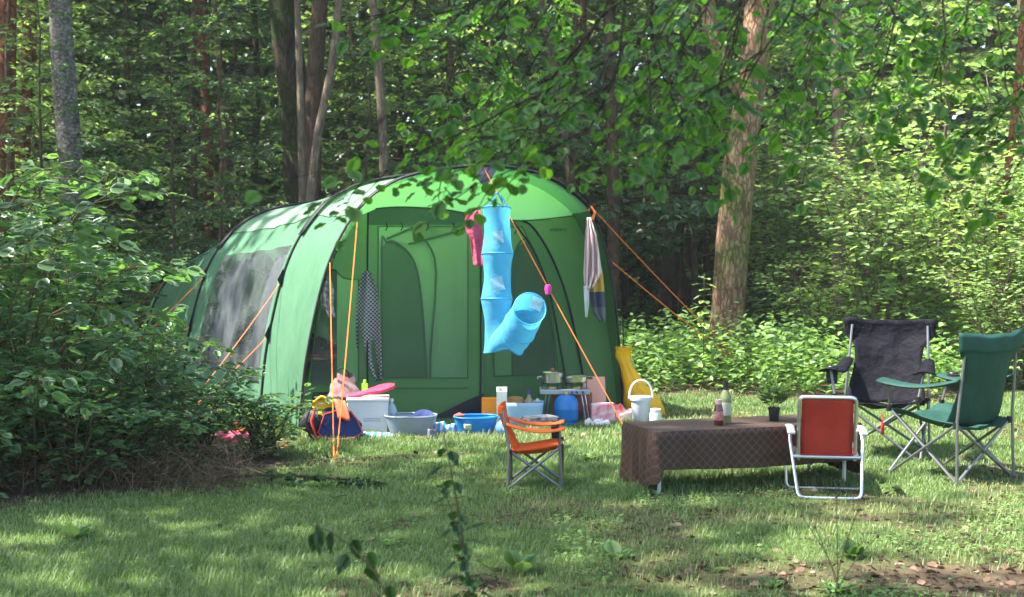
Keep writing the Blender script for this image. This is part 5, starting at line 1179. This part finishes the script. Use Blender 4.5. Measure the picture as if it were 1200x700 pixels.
bottle('sauce_bottle', 'purple capped clear bottle standing in the pale blue basket', (bl.x+.05, bl.y+.10, .03), [(0,0),(.035,0),(.037,.01),(.037,.17),(.014,.21),(.014,.23),(0,.23)], mat('bottle_tea', (.45,.36,.20), .15, trans=.3, spec=.7), (.0375,.05,.13,M_plw), (.225,.018,.26,mat('purple', (.10,.05,.25), .4)))
bottle('sauce_bottle', 'small amber bottle beside the purple capped one in the basket', (bl.x+.12, bl.y+.09, .03), [(0,0),(.028,0),(.03,.01),(.03,.14),(.012,.17),(0,.18)], mat('amber', (.30,.22,.08), .2, trans=.3), (.0305,.05,.11,mat('amber_label', (.6,.55,.4), .6)), (.165,.014,.19,M_plw))
# stove on its brown box, with pot and pan
o, k = lone('camp_stove', 'two burner camping stove on folding wire legs by the tent wall', 'stove', 662, 497)
sz = .245
b = MB(); b.box((0,.14,sz+.02), (.42,.26,.04)); b.build('stove_body', mat('stove_grey', (.38,.41,.46), .4, metal=.4), o, bevel=.006)
for x0 in (-.155,-.125,.17,.14): b = MB(); b.tube([(x0-.04*(1 if x0 < 0 else -1)*1,.03,.0),(x0,.06,sz)], .005, 6); b.build('leg', M_alu, o)
for x0 in (-.10,.10):
    b = MB(); b.lathe([(0,sz+.04),(.045,sz+.04),(.04,sz+.055),(.02,sz+.06),(0,sz+.06)], (x0,.14,0), 16); b.build('burner', mat('brass', (.55,.38,.16), .4, metal=.6), o)
    b = MB()
    for q_ in range(4):
        a_ = q_*PI/2+.4; b.tube([(x0+.095*math.cos(a_), .14+.095*math.sin(a_), sz+.04),(x0+.10*math.cos(a_), .14+.10*math.sin(a_), sz+.085),(x0+.03*math.cos(a_), .14+.03*math.sin(a_), sz+.085)], .0045, 5)
    b.build('pan_support', M_plb, o)
for x0 in (.06,.10,.15): b = MB(); b.lathe([(0,0),(.012,0),(.012,.02),(0,.02)], (x0,.01,sz+.02), 10, rot=Matrix.Rotation(R(90),3,'X')); b.build('knob', mat('knob_blue', (.05,.10,.30), .4), o)
sv = o.location.copy()
M_pan = mat('polished_steel', (.55,.54,.52), .22, metal=.95, var=.1)
o = thing('cooking_pot', 'steel cooking pot with lid standing on the stove', 'pot', (sv.x-.10, sv.y+.14, sz+.09)); b = MB(); b.lathe([(0,0),(.088,0),(.094,.006),(.094,.085),(.098,.088),(.092,.09)], n=28); b.build('pot_body', M_pan, o); b = MB(); b.lathe([(.096,.088),(.09,.094),(.04,.103),(0,.105)], n=28); b.build('lid', M_pan, o)
b = MB(); b.lathe([(0,.10),(.012,.10),(.018,.118),(0,.122)], n=12); b.build('lid_knob', mat('knob_orange', (.8,.20,.04), .5), o); b = MB(); b.tube([(-.094,0,.05),(-.125,.0,.045),(-.125,-.02,.03)], .006, 6); b.build('handle', M_alu, o)
o = thing('frying_pan', 'shallow steel pan standing on the right burner of the stove', 'pan', (sv.x+.10, sv.y+.14, sz+.09)); b = MB(); b.lathe([(0,0),(.08,0),(.095,.01),(.105,.05),(.102,.05),(.09,.012),(0,.008)], n=28); b.build('pan_body', M_pan, o); b = MB(); b.lathe([(.10,.05),(.08,.062),(.02,.068),(0,.068)], n=28); b.build('lid', M_pan, o)
for sx in (-1,1): b = MB(); b.tube([(sx*.10,0,.04),(sx*.135,0,.045),(sx*.135,-.03,.035),(sx*.10,-.03,.035)], .006, 6); b.build('handle', M_plb, o)
o = boxy('wooden_crate', 'red brown board standing behind the blue gas bottle', 'board', 672, 497, (.34,.02,.24), mat('red_brown_board', (.36,.13,.07), .7, bump=.2), dy=.24)
# gas bottle
o, k = lone('gas_bottle', 'squat bright blue gas bottle standing in front of the stove', 'gas bottle', 664, 499)
b = MB(); b.lathe([(0,0),(.090,0),(.096,.008),(.096,.02),(.092,.024),(.100,.035),(.102,.05),(.102,.125),(.1035,.130),(.102,.135),(.100,.18),(.088,.215),(.06,.238),(.03,.246),(0,.247)], (0,.10,0), n=36); b.build('tank', mat('gas_blue', (.005,.16,.50), .35, spec=.6, var=.06), o)
b = MB(); b.lathe([(0,.24),(.02,.24),(.02,.262),(.012,.27),(0,.27)], (0,.10,0), n=14); b.build('valve', mat('brass', (.5,.35,.15), .4), o); b = MB(); b.tube([(0,.11,.262),(.03,.16,.28),(.04,.22,.27)], .006, 6); b.build('gas_hose', M_plb, o)
# boards and bags
p = gp(698,492); b = MB(); b.prism([(-.095,0,0),(.085,0,0),(.09,0,.14),(.08,0,.28),(-.10,0,.285)], (0,.012,0)); ob = one('cutting_board', 'pale pink cutting board leaning on the tent wall beside the stove', 'cutting board', b, mat('pink_board', (.72,.38,.30), .6, var=.06), loc=(p.x, p.y+.05, .0), bevel=.004, smooth=False); ob.rotation_euler = (R(-8),0,0); ob.location.z = .10; ob.location.z = 0.0; ob.scale = (1,1,1.28)
boxy('paper_bag', 'white paper bag with pink red print standing between stove and bucket', 'bag', 707, 497, (.20,.10,.17), mat('pink_print', (.75,.70,.70), .5, col2=(.72,.04,.12), nscale=16), rot=.05, bev=.012)
boxy('tin_can', 'tall dark tin standing right of the gas bottle', 'tin', 686, 496, (.05,.05,.10), mat('dark_tin', (.18,.15,.13), .4, metal=.5), rot=.4, bev=.012)
heap('crisp_packet', 'crumpled red and white packet lying before the white bucket', 'packet', 727, 494, .12, .06, .12, mat('red_white_foil', (.70,.03,.05), .35, col2=(.8,.75,.75), nscale=11, bump=.6), 5)
heap('plastic_bag', 'crumpled white plastic bag in the grass under the paper bag', 'bag', 706, 500, .08, .04, .05, mat('white_film', (.7,.68,.7), .3, bump=.7), 6)
heap('paper_cup', 'small white crumpled paper beside the gas bottle', 'paper', 690, 499, .04, .03, .05, M_plw, 8)
# bucket
o, k = lone('bucket', 'white plastic bucket with lid and raised handle behind the table', 'bucket', 752, 497)
b = MB(); b.lathe([(0,0),(.066,0),(.07,.006),(.082,.19),(.092,.19),(.094,.20),(.092,.222),(0,.226)], (0,.09,0), n=32); b.build('bucket_body', mat('bucket_white', (.48,.50,.60), .35, var=.04), o)
b = MB(); n_ = 22; b.tube([(.098*math.cos(PI*i/n_), .09-.01, .205+.155*math.sin(PI*i/n_)**.8) for i in range(n_+1)], .0085, 8); b.build('handle', M_plw, o)
o, k = lone('glass_jar', 'clear glass jar standing in the grass before the white bucket', 'jar', 769, 500)
b = MB(); b.lathe([(0,0),(.05,0),(.052,.01),(.052,.10),(.042,.118),(.042,.125),(.039,.125),(.039,.118),(.048,.10),(.048,.012),(0,.01)], (0,.06,0), n=24); b.build('jar_body', M_glass, o); b = MB(); b.lathe([(0,.125),(.044,.125),(.044,.14),(0,.14)], (0,.06,0), n=20); b.build('lid', M_plw, o); b = MB(); b.lathe([(0,.014),(.047,.014),(.047,.055),(0,.055)], (0,.06,0), n=20); b.build('filling', mat('jar_filling', (.42,.45,.25), .3, alpha=.6), o)
# yellow sack
rows = [(408,722,740,.05),(418,721,739,.045),(428,726,741,.05),(438,728,748,.06),(450,730,757,.09),(462,731,768,.12),(474,732,777,.13),(486,734,781,.12),(492,737,780,.10)]
ys = 12.0; ctr = P(750,487,ys); ctr.z = 0; b = MB()
def sack(u, v):
    f_ = v*(len(rows)-1); i = min(int(f_), len(rows)-2); t = f_-i; r0_, r1_ = rows[i], rows[i+1]; y_ = r0_[0]+(r1_[0]-r0_[0])*t; xl = r0_[1]+(r1_[1]-r0_[1])*t; xr = r0_[2]+(r1_[2]-r0_[2])*t; dp = r0_[3]+(r1_[3]-r0_[3])*t
    th = 2*PI*u; c = P((xl+xr)/2, y_, ys); hw = (xr-xl)/2*ys/1600; fold = 1+.10*math.sin(th*5+v*3)*(.4+v*.6)+.05*math.sin(th*9)
    return Vector((c.x+hw*math.cos(th)*(1+.02*math.sin(v*20)), ys+dp*math.sin(th)*fold, max(.0, c.z)))-ctr
b.grid(sack, 40, 30, closeu=True)
o = thing('dry_bag', 'bright yellow sack slumped against the right corner of the tent', 'bag', ctr); b.build('bag', mat('yellow_vinyl', (.90,.48,.01), .4, trans=.2, var=.05, bump=.2), o)
b = MB(); b.tube([sack(i/16, 0)*1.0+Vector((0,0,.01*math.sin(i*2))) for i in range(16)], .008, 6, closed=True); b.build('rolled_rim', mat('yellow_vinyl', (.9,.48,.01), .4), o)
# clothes on the grass at the left
heap('cloth', 'pink red cloth lying on the grass beyond the brambles, beside the tent', 'cloth', 272, 517, .15, .10, .06, mat('pink_red_cloth', (.60,.10,.16), .8, bump=.5), 12)
heap('cloth', 'orange cloth lying on top of the pink one on the grass', 'cloth', 279, 513, .08, .06, .11, mat('orange_cloth', (.85,.20,.07), .8, bump=.5), 13)
heap('leaf_scrap', 'small orange brown scrap on the grass near the tent corner', 'scrap', 336, 526, .05, .03, .02, mat('orange_scrap', (.55,.22,.06), .8), 14)
# ================================================================ plants in front
def fp(name, label, cat, loc, build, lm, tpl=TFN, seed=1, wm=None, rot=0):
    p = Plant(seed); build(p); o = thing(name, label, cat, loc, rot); link('stem', p.wood('stem'), wm or B_stem, o); link('leaves', p.crown('leaves', tpl, True), lm, o); return o
def stalk(p, top, leafs, n, r=.004, pairs=True, base=(0,0,0), bend=(0,0), start=.1, droop=.6):
    pts = [Vector(base)+Vector((bend[0]*(i/8)**2, bend[1]*(i/8)**2, top*i/8)) for i in range(9)]; p.mb.tube(pts, [r*(1-.08*i) for i in range(9)], n=6)
    for i in range(n):
        t = start+(1-start)*i/n; f_ = t*8; j = min(int(f_), 7); q = pts[j].lerp(pts[j+1], f_-j); a_ = i*1.6
        for sg in ((0, PI) if pairs else (0,)):
            d = Vector((math.cos(a_+sg), math.sin(a_+sg), .15)); e_ = q+d*.03; p.mb.tube([q, e_], .0015, 4, caps=False)
            p.lp.append(tuple(e_)); p.ld.append((d.x, d.y, -droop+p.rs.normal(0,.3))); p.ln.append((d.x*.3, d.y*.3, 1)); p.ls.append(leafs*(1.1-.5*t)*p.rs.uniform(.7,1.15))
q = P(557,700,4.3)
fp('nettle', 'tall single weed stalk with small drooping leaves rising between camera and chair', 'weed', (q.x, 4.3, 0), lambda p: (stalk(p, .90, .095, 16, bend=(-.10,0), r=.006), stalk(p, .5, .07, 8, base=(-.01,0,.28), bend=(-.12,.05), r=.004)), L_dark, seed=401)
def arch(p):
    w_ = [P(x, y, 4.0)-Vector((P(480,760,4.0).x, 4.0, 0)) for x, y in ((480,790),(462,715),(440,672),(412,640),(385,622),(360,614))]; w_ = [Vector((w_[0].x+.03, 0, 0))]+w_
    dn = []
    for i in range(len(w_)-1):
        for j in range(4): dn.append(w_[i].lerp(w_[i+1], j/4))
    dn.append(w_[-1]); p.mb.tube(dn, [.005*(1-.03*i) for i in range(len(dn))], n=6)
    for i in range(3, len(dn)):
        for kk_ in range(i%2+(i%5==0)): p.lp.append(tuple(dn[i]+Vector((jit(p.rs,.035), jit(p.rs,.05), jit(p.rs,.012))))); p.ld.append((jit(p.rs,.5), jit(p.rs,.6), -1)); p.ln.append((jit(p.rs,1), jit(p.rs,1), .1)); p.ls.append(p.rs.uniform(.05,.09))
fp('willowherb', 'arching weed stem with dark narrow leaves hanging down at the lower edge', 'weed', (P(480,760,4.0).x, 4.0, 0), arch, L_dark, seed=402)
def seedy(p):
    for bx, tp_, bd in ((0,.42,(-.01,0)),(.01,.34,(-.17,0)),(-.01,.36,(.10,.02)),(0,.28,(-.09,.05)),(.0,.25,(.17,.0))):
        pts = [Vector((bx+bd[0]*(i/6)**1.5, bd[1]*(i/6), tp_*i/6)) for i in range(7)]; p.mb.tube(pts, .0017, 5); p.mb.lathe([(0,-.008),(.006,-.004),(.007,.004),(0,.010)], pts[-1], 8)
    for i in range(6): a_ = i*1.1; p.lp.append((0,0,.01)); p.ld.append((math.cos(a_), math.sin(a_), .5)); p.ln.append((0,0,1)); p.ls.append(.10)
q = G(985,700); fp('plantain', 'thin weed with round dark seed heads on bare earth below the red chair', 'weed', (q.x, q.y+.05, 0), seedy, L_herb, seed=403)
def rosette(n, s, up=.35, seed=1):
    def f(p):
        for i in range(n): a_ = i*2.4; p.lp.append((.01*math.cos(a_), .01*math.sin(a_), .006)); p.ld.append((math.cos(a_), math.sin(a_), up*p.rs.uniform(.3,1.8)+.12)); p.ln.append((-math.cos(a_)*.3, -math.sin(a_)*.3, 1)); p.ls.append(s*p.rs.uniform(.7,1.15))
        p.mb.tube([(0,0,0),(0,0,.02)], .003, 5)
    return f
for px_, py_, n_, s_, up_, lb in ((722,655,9,.10,.5,'broad leaved dock rosette in the grass below the table'), (612,672,5,.13,1.3,'single dock plant with one raised pale leaf at the lower edge'),
        (1000,655,8,.09,1.2,'tuft of upright plantain leaves on the bare earth'), (690,540,9,.08,.3,'flat thistle rosette in the grass left of the table'),
        (85,632,6,.12,.9,'pale leafed weed at the corner of the dark bushes'), (838,672,12,.05,.4,'low leafy clump on the worn earth at the lower edge'),
        (455,640,7,.05,.5,'small round leafed weed in the grass left of the weed stalk'), (905,690,9,.06,.5,'small green weed on bare earth at the very bottom'),
        (1090,500,10,.08,.5,'low weed in the grass between the black and the green chair')):
    q = G(px_, py_); fp('weed', lb, 'weed', (q.x, q.y, 0), rosette(n_, s_, up_), L_herb, seed=500+px_, tpl=TF if n_ < 10 else TFN)
# fallen leafy branch reaching out from the bushes
def fall(p):
    pts = [Vector(v) for v in ((-.55,.05,.05),(-.3,.02,.07),(0,0,.06),(.25,-.03,.045),(.45,-.04,.03))]; p.mb.tube(pts, [.012,.011,.009,.007,.003], n=6)
    for i in range(90):
        t = p.rs.uniform(.25,1)*3.99; j = int(t); q = pts[j].lerp(pts[j+1], t-j); p.leaf(q+Vector((0, jit(p.rs,.05), jit(p.rs,.02))), (jit(p.rs,1), jit(p.rs,1), -.1), .06, .5)
q = G(365,570); fp('fallen_branch', 'dark fallen leafy branch lying on the grass at the tip of the brambles', 'branch', (q.x, q.y, 0), fall, L_dark, seed=404, wm=B_brown)
# a lone sprig above the yellow sack
q = P(825,345,13.6); fp('sapling', 'small bright sapling before the big leaning trunk', 'sapling', (q.x, 13.6, 0), lambda p: stalk(p, 1.22, .17, 12, r=.008, start=.45, droop=.1), L_lit, seed=405)
# ---------------------------------------------------------------- thin haze box, added to lift the dark tones and soften contrast
b = MB(); b.box((0, 24, 10), (110, 64, 22.5)); hz_b = b.build('haze', None, smooth=False)
m, t, N, L = nt('haze'); out = N.new('ShaderNodeOutputMaterial'); pv = N.new('ShaderNodeVolumePrincipled')
pv.inputs['Color'].default_value = (.86,.90,.92,1); pv.inputs['Density'].default_value = .0012; pv.inputs['Anisotropy'].default_value = .2
L.new(pv.outputs[0], out.inputs['Volume']); hz_b.data.materials.append(m); hz_b['kind'] = 'stuff'; hz_b['label'] = 'thin pale haze added to soften the contrast'
